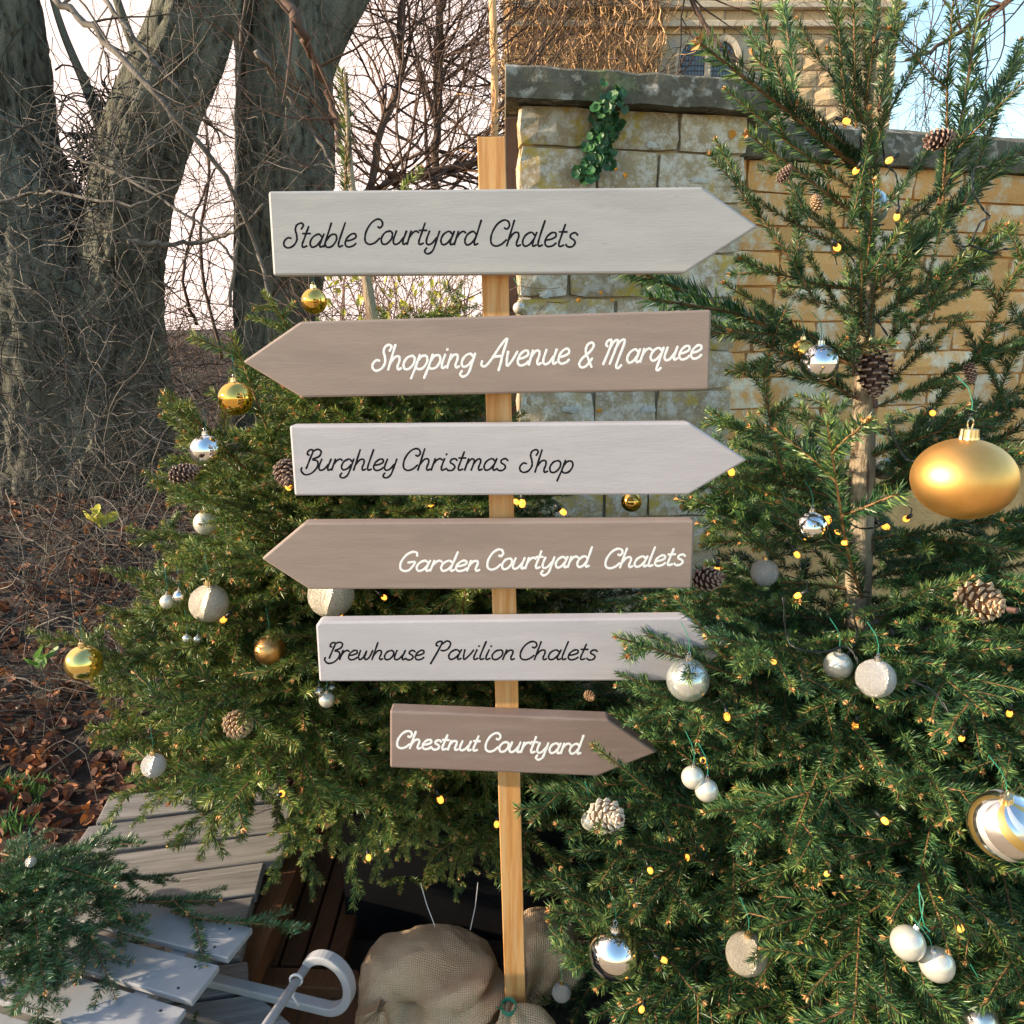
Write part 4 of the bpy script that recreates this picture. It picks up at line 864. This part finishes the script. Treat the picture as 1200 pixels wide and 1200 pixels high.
# ============================================================ BAUBLES, CONES, LIGHTS
BM = {}
def ball_mesh(mname, squash=1.0, onion=0):
    key = (mname, squash)
    if key not in BM:
        b = MB(); pr_ = [(math.sin(t)*(1), -math.cos(t)*squash) for t in np.linspace(0.001, math.pi-.14, 28)]
        b.lathe(pr_, 40); BM[key] = b.mesh('ball', mname, smooth=True)
    return BM[key]
def striped_mesh():
    m = mat('striped', (.8, .8, .8), None, metal=1, rough=.08); M['striped'] = m; t = m.node_tree; L = t.links.new; bs = t.nodes['Principled BSDF']
    tc = nd(t, 'ShaderNodeTexCoord'); sp = nd(t, 'ShaderNodeSeparateXYZ'); L(tc.outputs['Object'], sp.inputs[0])
    at = nd(t, 'ShaderNodeMath', operation='ARCTAN2'); L(sp.outputs[1], at.inputs[0]); L(sp.outputs[0], at.inputs[1])
    ma = nd(t, 'ShaderNodeMath', operation='MULTIPLY_ADD'); ma.inputs[1].default_value = 1.1; L(sp.outputs[2], ma.inputs[0]); L(at.outputs[0], ma.inputs[2])
    mu = nd(t, 'ShaderNodeMath', operation='MULTIPLY_ADD'); mu.inputs[1].default_value = 4/(2*math.pi); mu.inputs[2].default_value = 8.62; L(ma.outputs[0], mu.inputs[0])
    fr = nd(t, 'ShaderNodeMath', operation='FRACT'); L(mu.outputs[0], fr.inputs[0])
    r_ = nd(t, 'ShaderNodeValToRGB'); r_.color_ramp.interpolation = 'CONSTANT'; e = r_.color_ramp.elements
    e[0].position = 0; e[0].color = (.84, .84, .82, 1); e[1].position = .40; e[1].color = (.80, .56, .20, 1); q = e.new(.66); q.color = (.84, .84, .82, 1); q = e.new(.80); q.color = (.9, .9, .88, 1)
    L(fr.outputs[0], r_.inputs[0]); L(r_.outputs[0], bs.inputs['Base Color'])
    r2 = nd(t, 'ShaderNodeValToRGB'); r2.color_ramp.interpolation = 'CONSTANT'; e = r2.color_ramp.elements
    e[0].color = (.2, .2, .2, 1); e[1].position = .40; e[1].color = (.42, .42, .42, 1); q = e.new(.66); q.color = (.2, .2, .2, 1); q = e.new(.80); q.color = (.5, .5, .5, 1)
    L(fr.outputs[0], r2.inputs[0]); L(r2.outputs[0], bs.inputs['Roughness'])
    return ball_mesh('striped')
def cap_mesh(mname):
    key = ('cap', mname)
    if key not in BM:
        b = MB(); n = 24; vs = []
        for z, q in ((.93, .26), (1.0, .25), (1.20, .235), (1.22, .10)):
            for j in range(n): k = q*(1+(.05 if j % 2 else -.03)); vs.append((k*math.cos(2*math.pi*j/n), k*math.sin(2*math.pi*j/n), z + (.0 if z > 1 else (.02 if j % 2 else -.02))))
        b.add(vs, [(i*n+j, i*n+(j+1) % n, (i+1)*n+(j+1) % n, (i+1)*n+j) for i in range(3) for j in range(n)] + [tuple(3*n+j for j in range(n))])
        b.tube([(.11*math.cos(a), 0, 1.33+.13*math.sin(a)) for a in np.linspace(0, 2*math.pi, 14)], .02, 5, cap=False)
        BM[key] = b.mesh('cap', mname, smooth=False)
    return BM[key]
def bauble(px, py, dpx, mname, label, key, Y=None, cap='cap_gold', squash=1.0, tilt=(0, 0), group=None, off=.03, wire=None, pct=2):
    if Y is None: Y = surf(px, py, dpx*.6, key, pct, 1.6, off)
    p = P(px, py, Y); dep = p.y*CT - (p.z-EYE)*ST; R = dpx/F*dep/2
    t = empty('bauble', p, label, 'bauble', group or 'baubles on the Christmas trees'); t.rotation_euler = (tilt[0], tilt[1], 0.3)
    m = striped_mesh() if mname == 'striped' else ball_mesh(mname, squash)
    o = link('ball', m, t); o.scale = (R, R, R)
    o = link('cap', cap_mesh(cap), t); cs = R if dpx > 30 else R*1.15; o.scale = (cs*.72, cs*.72, cs*.8); o.location = (0, 0, R*(.955-.72*1.0) - R*(1-squash) - (cs-R)*.75)
    o = MB(); top = R*(1.4)
    o.tube([(0, 0, top), (.003, .004, top+.012), (0, .01, top+.03), (-.002, .03, top+.045)], .0007, 4); o.build('hanger', 'green_wire' if wire is None else wire, t)
    return t
B = [ # left tree
 (276, 467, 40, 'gold_shiny', 'small shiny gold bauble hanging in front of the trunk left of second board', 'left', {}),
 (242, 528, 38, 'chrome', 'mirror silver bauble above a pine cone on the left tree', 'left', dict(cap='cap_silver')),
 (241, 613, 28, 'pearl', 'pearl bauble half hidden in foliage left of the fourth board', 'left', dict(off=-.01, pct=20, cap='cap_silver')),
 (245, 707, 45, 'glitter', 'large champagne glitter bauble left of the fourth board on the left tree', 'left', {}),
 (196, 705, 17, 'pearl', 'tiny pearl bauble, left one of a pair beside the champagne glitter bauble', 'left', dict(cap='cap_silver')),
 (210, 699, 15, 'chrome', 'tiny mirror bauble, right one of a pair beside the champagne glitter bauble', 'left', dict(cap='cap_silver')),
 (316, 762, 35, 'copper_matte', 'matt copper bauble left of the fifth board', 'left', {}),
 (98, 777, 42, 'gold_yellow', 'bright yellow gold bauble at the outermost left branch', 'left', {}),
 (180, 897, 28, 'glitter_white', 'small white glitter bauble low on the left tree above the deck', 'left', {}),
 (383, 820, 19, 'pearl', 'small pearl bauble, lowest of a cluster under the fifth board', 'left', dict(cap='cap_silver')),
 (374, 810, 14, 'chrome', 'tiny mirror bauble at the upper left of the cluster under the fifth board', 'left', dict(cap='cap_silver')),
 (389, 806, 13, 'silver_matte', 'tiny matt silver bauble at the upper right of the cluster under the fifth board', 'left', dict(cap='cap_silver')),
 (388, 697, 54, 'glitter', 'champagne glitter bauble peeping out below the fourth board', 'left', dict(Y=1.60)),
 (368, 353, 30, 'gold_shiny', 'shiny gold bauble peeping out above the second board', 'left', dict(Y=2.0)),
 (608, 361, 14, 'pearl', 'tiny pearl bauble right beside the post between top two boards', 'left', dict(Y=1.75)),
 (219, 748, 10, 'frost', 'tiny frosted bauble below the champagne glitter bauble, left of two', 'left', dict(cap='cap_silver')),
 (232, 749, 10, 'frost', 'tiny frosted bauble below the champagne glitter bauble, right of two', 'left', dict(cap='cap_silver')),
 # right tree
 (1018, 244, 44, 'frost', 'pale frosted bauble behind the thin top trunk of the right tree', 'right', dict(Y=YR+.07, cap='cap_silver')),
 (1160, 125, 9, 'pearl', 'tiny pearl bauble at the top right against the blue sky', 'right', dict(Y=1.7)),
 (1153, 150, 9, 'pearl', 'tiny pearl bauble just above the wall coping at right', 'right', dict(Y=1.7)),
 (960, 426, 44, 'chrome', 'mirror silver bauble left of the dark pine cone on the right tree', 'right', dict(cap='cap_silver')),
 (940, 412, 28, 'gold_shiny', 'small shiny gold bauble tucked behind a mirror silver one', 'right', dict(off=-.02)),
 (1019, 412, 26, 'gold_matte', 'small matt gold bauble behind the top of the dark pine cone', 'right', dict(Y=1.665)),
 (1129, 561, 114, 'gold_matte', 'huge squashed matt gold bauble at the right', 'right', dict(Y=1.12, squash=.83)),
 (950, 618, 38, 'chrome', 'mirror silver bauble left of the pale trunk among fairy lights', 'right', dict(cap='cap_silver', off=0)),
 (896, 671, 32, 'glitter_white', 'small white glitter bauble right of the fourth board', 'right', {}),
 (982, 780, 33, 'pearl', 'pearl bauble touching a white glitter bauble below the trunk', 'right', dict(cap='cap_silver')),
 (1026, 795, 45, 'glitter_white', 'white glitter bauble directly below the pale trunk', 'right', dict(cap='cap_silver')),
 (806, 797, 50, 'frost', 'frosted silver bauble at the right end of the fifth board', 'right', dict(cap='cap_silver', Y=1.33)),
 (812, 911, 27, 'pearl', 'left pearl bauble of the pair right of the lowest board', 'right', dict(cap='cap_silver', Y=1.24)),
 (828, 926, 27, 'pearl', 'right pearl bauble of the pair right of the lowest board', 'right', dict(cap='cap_silver', Y=1.23)),
 (692, 962, 22, 'pearl', 'pearl bauble behind the pale pine cone below the lowest board', 'right', dict(Y=1.43)),
 (1178, 967, 80, 'striped', 'silver bauble with gold swirling stripes at the right edge', 'right', dict(Y=1.05, tilt=(.15, -.3))),
 (720, 1116, 62, 'chrome', 'large mirror silver bauble near the foot of the signpost', 'right', dict(cap='cap_silver')),
 (875, 1118, 48, 'glitter', 'champagne glitter bauble low on the right tree', 'right', dict(off=-.005)),
 (1064, 1105, 39, 'pearl', 'left white pearl bauble of the pair hanging on green wire', 'right', dict(cap='cap_silver', tilt=(0, .5), Y=1.08)),
 (1098, 1130, 39, 'pearl', 'right white pearl bauble of the pair hanging on green wire', 'right', dict(cap='cap_silver', tilt=(0, -.4), Y=1.07)),
 (1035, 549, 26, 'pearl', 'pale bauble right beside the trunk left of the huge gold bauble', 'right', dict(Y=YR+.03)),
 (740, 588, 24, 'gold_shiny', 'small gold ball standing in for a light glow between third and fourth boards', 'left', dict(Y=1.75)),  # gold ball in place of a fairy light's glow
 (1148, 1196, 40, 'silver_matte', 'silver bauble cut off by the bottom edge at right', 'right', {}),
 (658, 1163, 22, 'glitter_white', 'small white bauble beside the foot of the signpost', 'right', dict(Y=1.5)),
]
for x, y, dd, mm, lab, key, kw in B: bauble(x, y, dd, mm, lab, key, **kw)
b = MB(); b.tube([P(1077, 1035, 1.10), P(1078, 1060, 1.09), P(1083, 1085, 1.08), P(1090, 1092, 1.075)], .0009, 5)
tag(b.build('green_wire', 'green_wire'), 'thin green wire from which the two white pearl baubles hang', 'wire')
def cone_mesh(mats, seed, wide=1.0):
    b = MB(); r = random.Random(seed); n = 72
    b.lathe([(0.01, -.95), (.3, -.8), (.45, -.4), (.42, .2), (.25, .7), (.02, .95)], 10, m=0)
    for i in range(n):
        t = (i+.5)/n; z = -1.0 + 1.9*t; rad = (math.sin(math.pi*(.10+.86*t))**.75)*(1.08-.42*t)*.86*wide; a = i*2.39996
        ca, sa = math.cos(a), math.sin(a); out = Vector((ca, sa, 0)); tg = Vector((-sa, ca, 0)); up = Vector((0, 0, 1)); lift = -.35 + 1.0*t
        d = (out + up*lift*.7).normalized(); nrm = tg.cross(d); root = Vector((0, 0, z)) + out*.15; tip = Vector((0, 0, z)) + d*rad; w_ = .185*(.55+.6*math.sin(math.pi*t))*r.uniform(.85, 1.1); th_ = .05; tip -= d*(.07 + r.uniform(0, .05))
        mid = root.lerp(tip, .72)
        vs = [root-tg*.04, root+tg*.04, mid+tg*w_, mid-tg*w_, tip+tg*w_*.75-nrm*th_, tip-tg*w_*.75-nrm*th_, tip+tg*w_*.75+nrm*th_, tip-tg*w_*.75+nrm*th_, tip+d*.13]
        b.add(vs[:4]+vs[4:6], [(0, 1, 2, 3), (3, 2, 4, 5)], 0); b.add([vs[2], vs[3], vs[7], vs[6]], [(0, 1, 2, 3)], 0)
        b.add([vs[0], vs[1], vs[2]+nrm*th_, vs[3]+nrm*th_], [(0, 1, 2, 3)], 0)
        b.add([vs[4], vs[5], vs[7], vs[6], vs[8]], [(0, 1, 4), (1, 2, 4), (2, 3, 4), (3, 0, 4)], 1)
    return b
CM = {k: [cone_mesh(0, s, .92+.12*s).mesh('scales', ms, fix=True) for s in range(2)] for k, ms in {'dark': ['cone_dark', 'cone_tip'], 'tan': ['cone_tan', 'cone_tan_tip'], 'pale': ['cone_pale', 'cone_pale_tip']}.items()}
CN = [(218, 554, 36, 'dark', 'pine cone below the mirror silver bauble on the left tree', 'left', (.4, 1.2)), (336, 556, 44, 'dark', 'reddish pine cone at the left end of the third board', 'left', (1.9, .2)), (280, 850, 50, 'tan', 'light tan pine cone low on the left tree', 'left', (1.3, .5)),
      (1103, 162, 36, 'dark', 'small dark pine cone just above the wall coping', 'right', (.3, 1.3)), (920, 203, 22, 'dark', 'tiny dark pine cone high on the right tree left of its trunk', 'right', (.3, .5)), (957, 236, 22, 'tan', 'tiny brown pine cone left of the frosted bauble near the treetop', 'right', (.3, -.7)),
      (1026, 440, 66, 'dark', 'large dark hanging pine cone in front of the trunk top', 'right', (2.95, .1)), (1138, 438, 24, 'dark', 'small dark pine cone above the huge gold bauble', 'right', (2.8, 0)), (1152, 706, 74, 'tan', 'large open pine cone below the huge gold bauble', 'right', (1.5, -.35)),
      (832, 678, 44, 'dark', 'shaded pine cone tucked behind the right end of the fourth board', 'right', (1.2, .4)), (713, 957, 58, 'pale', 'pale pine cone seen end-on below the lowest board', 'right', (1.15, .0)), (692, 816, 18, 'tan', 'tiny brown cone between the two lowest boards', 'left', (1.5, 0))]
for x, y, dd, mm, lab, key, tl in CN:
    Y = surf(x, y, dd*.5, key, 3, 1.6, .02)
    if y == 957: Y = 1.38
    if y == 816: Y = 1.7
    if x == 1026: Y = 1.60
    if x == 832: Y = 1.56
    p = P(x, y, Y); dep = p.y*CT - (p.z-EYE)*ST; R = dd/F*dep/2
    t = empty('pine_cone', p, lab, 'pine cone', 'pine cones on the Christmas trees'); t.rotation_euler = (tl[0], tl[1], .4)
    o = link('scales', CM[mm][dd % 2], t); zz = .84 if x == 1026 else .74 if x == 1152 else 1.02; o.scale = (R*.98, R*.98, R*zz)
    b = MB(); b.tube([(0, 0, .85*R), (0, .002, R*1.15)], R*.09, 6); b.build('stalk', 'cone_dark', t)
# fairy lights
bm_ = MB(); bm_.lathe([(.0001, -.0058), (.003, -.0045), (.0043, -.0012), (.0042, .0018), (.003, .0045), (.0001, .006)], 12); bulbm = bm_.mesh('bulb', 'bulb', smooth=True)
sk_ = MB(); sk_.tube([(0, 0, .004), (0, 0, .016)], .0028, 8); sockm = sk_.mesh('socket', 'cable', smooth=True)
def lights(key, lab, pts, wires):
    root = empty('fairy_lights', (0, 0, 0), lab, 'fairy lights', 'fairy light strings')
    for x, y, *Yy in pts:
        Y = Yy[0] if Yy else surf(x, y, 16, key, 3, 1.6, .022)
        o = link('bulb', bulbm, root); o.location = P(x, y, Y); s = random.uniform(1.1, 1.5)*Y/1.4; o.scale = (s, s, s); e = (random.uniform(-1.2, 1.2), random.uniform(-1.2, 1.2), 0); o.rotation_euler = e
        q = link('socket', sockm, o)
        b = MB(); d = Vector((random.uniform(-.6, .6), 1, random.uniform(-.3, .6))).normalized(); p0 = Vector((0, 0, .014)); R = o.rotation_euler.to_matrix()
        b.tube([o.location + R @ p0*s, o.location + R @ p0*s*1.4 + d*.02, o.location + d*.07 + Vector((0, 0, -.01))], .0011, 4); b.build('flex', 'cable', root)
    for lst, Y in wires:
        b = MB(); n = len(lst); pts3 = [tuple(P(x, y, Y + .015*math.sin(i*2.1))) for i, (x, y) in enumerate(lst)]
        sp = [Vector(p) for p in spline(pts3, 6)]
        for ph in (0, math.pi):                     # twisted pair
            b.tube([p + Vector((math.cos(i*1.1+ph), 0, math.sin(i*1.1+ph)))*.0013 for i, p in enumerate(sp)], .0012, 5)
        b.build('cable', 'cable', root, smooth=True)
lights('right', 'dark cabled fairy lights with warm bulbs on the right tree', [(970, 609), (982, 623), (990, 636), (1038, 617), (1062, 608), (934, 650), (906, 775), (935, 698), (840, 668), (1093, 484), (857, 553), (852, 840), (1002, 851), (1127, 865), (1183, 836), (824, 891), (1037, 962), (805, 1005), (969, 1024),
       (1126, 1088), (1101, 1055), (762, 1020), (778, 1125), (752, 1183), (992, 142), (1042, 188), (1003, 200), (1051, 254), (981, 290)],
       [([(1008, 160), (1012, 195), (1022, 230), (1020, 262), (1036, 263)], YR-.06), ([(1034, 165), (1038, 192), (1050, 205), (1053, 235), (1051, 254)], YR-.04), ([(983, 290), (1000, 305), (1010, 335), (1012, 350), (995, 360)], YR-.06), ([(1012, 350), (1028, 375), (1045, 400)], YR-.06),
        ([(1157, 195), (1142, 198), (1140, 222), (1152, 245), (1160, 254), (1148, 262), (1136, 287), (1122, 288)], 1.55), ([(1136, 287), (1163, 296), (1175, 292), (1197, 292)], 1.55), ([(918, 700), (922, 745), (935, 760), (965, 764), (992, 758), (1005, 775), (1008, 800)], 1.36),
        ([(994, 612), (1008, 619), (1025, 618), (1040, 612)], YR-.045), ([(1000, 720), (1004, 745), (992, 770)], 1.40), ([(745, 1020), (744, 1045), (746, 1066)], 1.38), ([(1070, 798), (1095, 812), (1115, 840), (1125, 862)], 1.2), ([(1040, 500), (1060, 536), (1078, 540)], 1.4)])
lights('left', 'dark cabled fairy lights with warm bulbs on the left tree', [(516, 937), (582, 966), (432, 1005), (612, 590, 1.66), (605, 588, 1.66), (398, 720), (262, 726), (370, 612, 1.8), (338, 570), (450, 700, 1.8), (505, 590, 1.8), (660, 600, 1.8), (330, 930)], [([(452, 905), (470, 930), (500, 930), (516, 935)], 1.75)])
# hanging strings above the burlap
b = MB(); b.tube([P(493, 1035, 1.7), P(500, 1060, 1.68), P(510, 1086, 1.66)], .0012, 4); tag(b.build('string', 'string'), 'pale string hanging down to the burlap, left of two', 'string', 'strings above the burlap')
b = MB(); b.tube([P(560, 1034, 1.7), P(557, 1062, 1.68), P(551, 1090, 1.66)], .0012, 4); tag(b.build('string', 'string'), 'pale string hanging down to the burlap, right of two', 'string', 'strings above the burlap')

# ============================================================ BURLAP SACKS
def sack(name, c, rad, knot, label, seed, fold=.012, tuck=None, n=88, m_=64):
    b = MB(); c = Vector(c); knot = Vector(knot); vs = []
    for i in range(m_+1):
        th_ = math.pi*i/m_
        for j in range(n):
            a = 2*math.pi*j/n; d = Vector((math.sin(th_)*math.cos(a), math.sin(th_)*math.sin(a), math.cos(th_)))
            e = Vector([math.copysign(abs(x)**.68, x) for x in d]); p = c + Vector((e.x*rad[0], e.y*rad[1], e.z*rad[2]))
            kd = (p-knot); D = kd.length; w_ = math.exp(-(D/.085)**2); p = p.lerp(knot, w_*.9)
            fa = math.atan2(kd.z, kd.x - .3*kd.y); amp = fold*math.exp(-((D-.09)/.11)**2)
            p += d*(amp*math.sin(fa*11 + seed + 2*nv(p.x, p.y, p.z, 9)))
            p += d*(.030*nv(p.x+seed, p.y, p.z, 5) + .010*(.5-abs(nv(p.x+p.z*.6, p.y+seed, p.z, 8))*2.4) + .004*nv(p.x, p.y+seed, p.z, 22) + .003*nv(p.x, p.y, p.z, 50))
            if tuck:
                for tc_, tr_, td in tuck:
                    k = (p-Vector(tc_)).length; p -= d*(td*math.exp(-(k/tr_)**2))
            p.z = max(p.z, .02); vs.append(p)
    b.add(vs, [(i*n+j, i*n+(j+1) % n, (i+1)*n+(j+1) % n, (i+1)*n+j) for i in range(m_) for j in range(n)])
    o = b.build(name, 'burlap', smooth=True); return tag(o, label, 'burlap sack')
kn = P(594, 1178, 1.46)
p = P(500, 1190, 1.60)
sack('burlap_sack', (p.x+.005, 1.62, .05), (.174, .15, .118), kn, 'large tan burlap wrapping bulging left of the post foot', 1.0, fold=.02, tuck=[(P(458, 1190, 1.50), .055, .16), (P(520, 1196, 1.47), .03, .03), (P(548, 1130, 1.5), .03, .012), (P(455, 1110, 1.6), .03, .015)])
p = P(640, 1190, 1.72); sack('burlap_sack', (p.x, 1.72, .06), (.10, .11, .115), P(612, 1190, 1.6), 'shaded burlap wrapping just right of the post foot', 4.0)
p = P(612, 1215, 1.40); sack('burlap_sack', (p.x, 1.42, .02), (.085, .08, .115), kn + Vector((0, 0, -.01)), 'small burlap fold tied in front of the post foot', 7.0, fold=.01)
p = P(425, 1205, 1.5); sack('burlap_sack', (p.x, 1.55, -.02), (.06, .08, .13), P(440, 1190, 1.5), 'small burlap end beside the curled sledge runner', 9.0, fold=.006)
b = MB()
for k in range(3): b.tube([kn + Vector((.016*math.cos(a)+.004, .02*math.sin(a)-.004, .004*k-.004)) for a in np.linspace(0, 6.2, 14)], .0016, 5)
b.tube([kn + Vector((-.01, -.02, .01)), kn + Vector((-.022, -.028, .022))], .0014, 5)
tag(b.build('green_tie', 'green_wire'), 'green wire tie binding the burlap at the post foot', 'wire tie')

# ============================================================ SLEDGE
p0 = G(245, 1152, DZ); p1 = G(384, 1186, DZ); e = (p1-p0).normalized(); perp = Vector((e.y, -e.x, 0)); 
if perp.y > 0: perp = -perp           # towards the camera / lower left
sl_root = empty('sledge', p0, 'white painted wooden sledge with curled runner, fir cuttings on its seat', 'sledge')
RW = .026; RT = .019; CR = .064
def runner(off):
    path = []; cen = p1 + Vector((0, 0, RT/2+CR)) + perp*off
    st_ = p0 - e*.75 + perp*off + Vector((0, 0, RT/2)); 
    for k in range(12): path.append(st_.lerp(p1 + perp*off + Vector((0, 0, RT/2)), k/12))
    for k in range(26):
        a = -math.pi/2 + (math.pi*1.28)*k/25; rr_ = CR*(1-.06*k/25); path.append(cen + e*math.cos(a)*rr_*.86 + Vector((0, 0, math.sin(a)*rr_)))
    b = MB(); vs = []; n = len(path)
    for i, p in enumerate(path):
        t = (path[min(i+1, n-1)]-path[max(i-1, 0)]).normalized(); nn = t.cross(perp).normalized()
        for sa, sb in ((-1, -1), (1, -1), (1, 1), (-1, 1)): vs.append(p + perp*sa*RW/2 + nn*sb*RT/2)
    b.add(vs, [(i*4+j, i*4+(j+1) % 4, (i+1)*4+(j+1) % 4, (i+1)*4+j) for i in range(n-1) for j in range(4)] + [(0, 1, 2, 3), tuple((n-1)*4+j for j in range(4))])
    o = b.build('runner', 'white_paint', None, bevel=.003); local(o, sl_root); return path[-1]
SZ = DZ + .135
tipA = runner(0); tipB = runner(.36)
b = MB(); b.tube([tipA + Vector((0, 0, -.004)) - perp*.01, tipB + Vector((0, 0, -.004)) + perp*.01], .0095, 12); local(b.build('pull_bar', 'white_paint', None, smooth=True), sl_root)
slats = [[(150, 1052), (296, 1087), (267, 1123), (120, 1085)], [(122, 1096), (257, 1131), (225, 1173), (84, 1132)], [(50, 1132), (218, 1182), (182, 1232), (0, 1172)], [(0, 1186), (175, 1243), (140, 1300), (-60, 1240)], [(-70, 1250), (135, 1310), (100, 1370), (-130, 1310)]]
for q in slats:
    g = [G(x, y, SZ) for x, y in q]; g[0] = g[1] - (g[1]-g[0]).normalized()*.8; g[3] = g[2] - (g[2]-g[3]).normalized()*.8
    b = MB(); b.prism(g, (0, 0, -.014)); local(b.build('slat', 'white_paint', None, bevel=.002), sl_root)
    b = MB()
    for fx in (.045, .045):
        for s_ in (.2, .8):
            c = g[1].lerp(g[2], s_) - (g[1]-g[0]).normalized()*fx; b.lathe([(.003, .0002), (.003, .0008), (.0005, .0012)], 8, c=tuple(c))
    local(b.build('screws', 'lead', None), sl_root)
for k in (.10, .55):
    a_ = G(282, 1105, SZ-.03) - e*k; b = MB(); R = Matrix((e, perp, Vector((0, 0, 1)))).transposed()
    b.box(a_ + perp*.17, (.035, .42, .028), R=R); local(b.build('crossbar', 'white_paint', None, bevel=.002), sl_root)
    for off in (0, .36):
        q = p0 - e*(k-.02) + perp*off; q.z = DZ + RT; b = MB(); b.box(q + Vector((0, 0, (SZ-.044-q.z)/2)), (.035, .024, SZ-.046-q.z), R=R); local(b.build('leg', 'white_paint', None, bevel=.002), sl_root)
k_ = tipA.lerp(tipB, .13); b = MB()
b.tube([k_ + Vector((.012*math.cos(a), .0, .013*math.sin(a))) for a in np.linspace(0, 6.28, 14)], .0028, 6)
b.tube([k_ + Vector((0, 0, -.008)), k_ + Vector((-.006, -.01, -.03)), k_ + Vector((.006, -.012, -.05))], .0028, 6); local(b.build('cord', 'string', None, smooth=True), sl_root)
# fir cuttings on the sledge
cut = empty('fir_cuttings', G(90, 1080, SZ), 'heap of blue-green cut fir sprays lying over the sledge seat', 'fir cuttings')
for k, (a, q, za, zb, v) in enumerate([((0, 1060), (150, 1000), .40, .40, 'M'), ((20, 1000), (60, 1150), .46, .42, 'M'), ((60, 1040), (165, 1115), .46, .37, 'M'), ((-20, 1120), (80, 1170), .42, .37, 'M'), ((0, 1000), (130, 1050), .46, .45, 'M'),
        ((200, 1068), (345, 1098), .345, .35, 'U'), ((80, 1050), (250, 1075), .37, .36, 'U'), ((40, 990), (-20, 1120), .46, .40, 'M'), ((30, 1060), (30, 985), .45, .50, 'M'), ((80, 1060), (20, 1160), .46, .40, 'M'), ((-30, 1040), (110, 1010), .42, .47, 'L'), ((50, 1100), (170, 1095), .44, .38, 'S'),
        ((140, 1040), (40, 1010), .44, .48, 'M'), ((-40, 1080), (90, 1110), .45, .43, 'L'), ((100, 1080), (130, 1165), .42, .355, 'S'), ((185, 1062), (262, 1052), .35, .355, 'T'), ((232, 1185), (218, 1222), .22, .23, 'T'), ((60, 1080), (70, 1160), .45, .38, 'M'), ((90, 1020), (200, 1050), .42, .36, 'M'),
        ((-30, 1130), (60, 1120), .45, .42, 'M'), ((-30, 1020), (60, 980), .42, .44, 'M'), ((20, 1080), (110, 1040), .48, .46, 'M'), ((-60, 1050), (60, 1075), .44, .41, 'L'), ((-30, 1020), (60, 1080), .42, .39, 'L'), ((-20, 1100), (80, 1060), .42, .40, 'M'), ((20, 1030), (120, 1050), .41, .38, 'M'), ((-20, 1070), (70, 1130), .41, .37, 'L'), ((70, 1000), (30, 1100), .43, .40, 'M')]):
    p, q_ = G(*a, za), G(*q, zb); o = put(cut, VB[v][k % len(VB[v])], p, q_-p, r.uniform(-.5, .5), (q_-p).length*1.05, True, 'cut'); o.name = 'spray'
bauble(36, 1010, 12, 'glitter_white', 'tiny white bauble among the cut fir at the lower left', 'left', Y=G(36, 1010, .52).y, group='baubles in the fir cuttings')
print('objects', len(bpy.data.objects), 'tris', sum(len(m.polygons) for m in bpy.data.meshes))
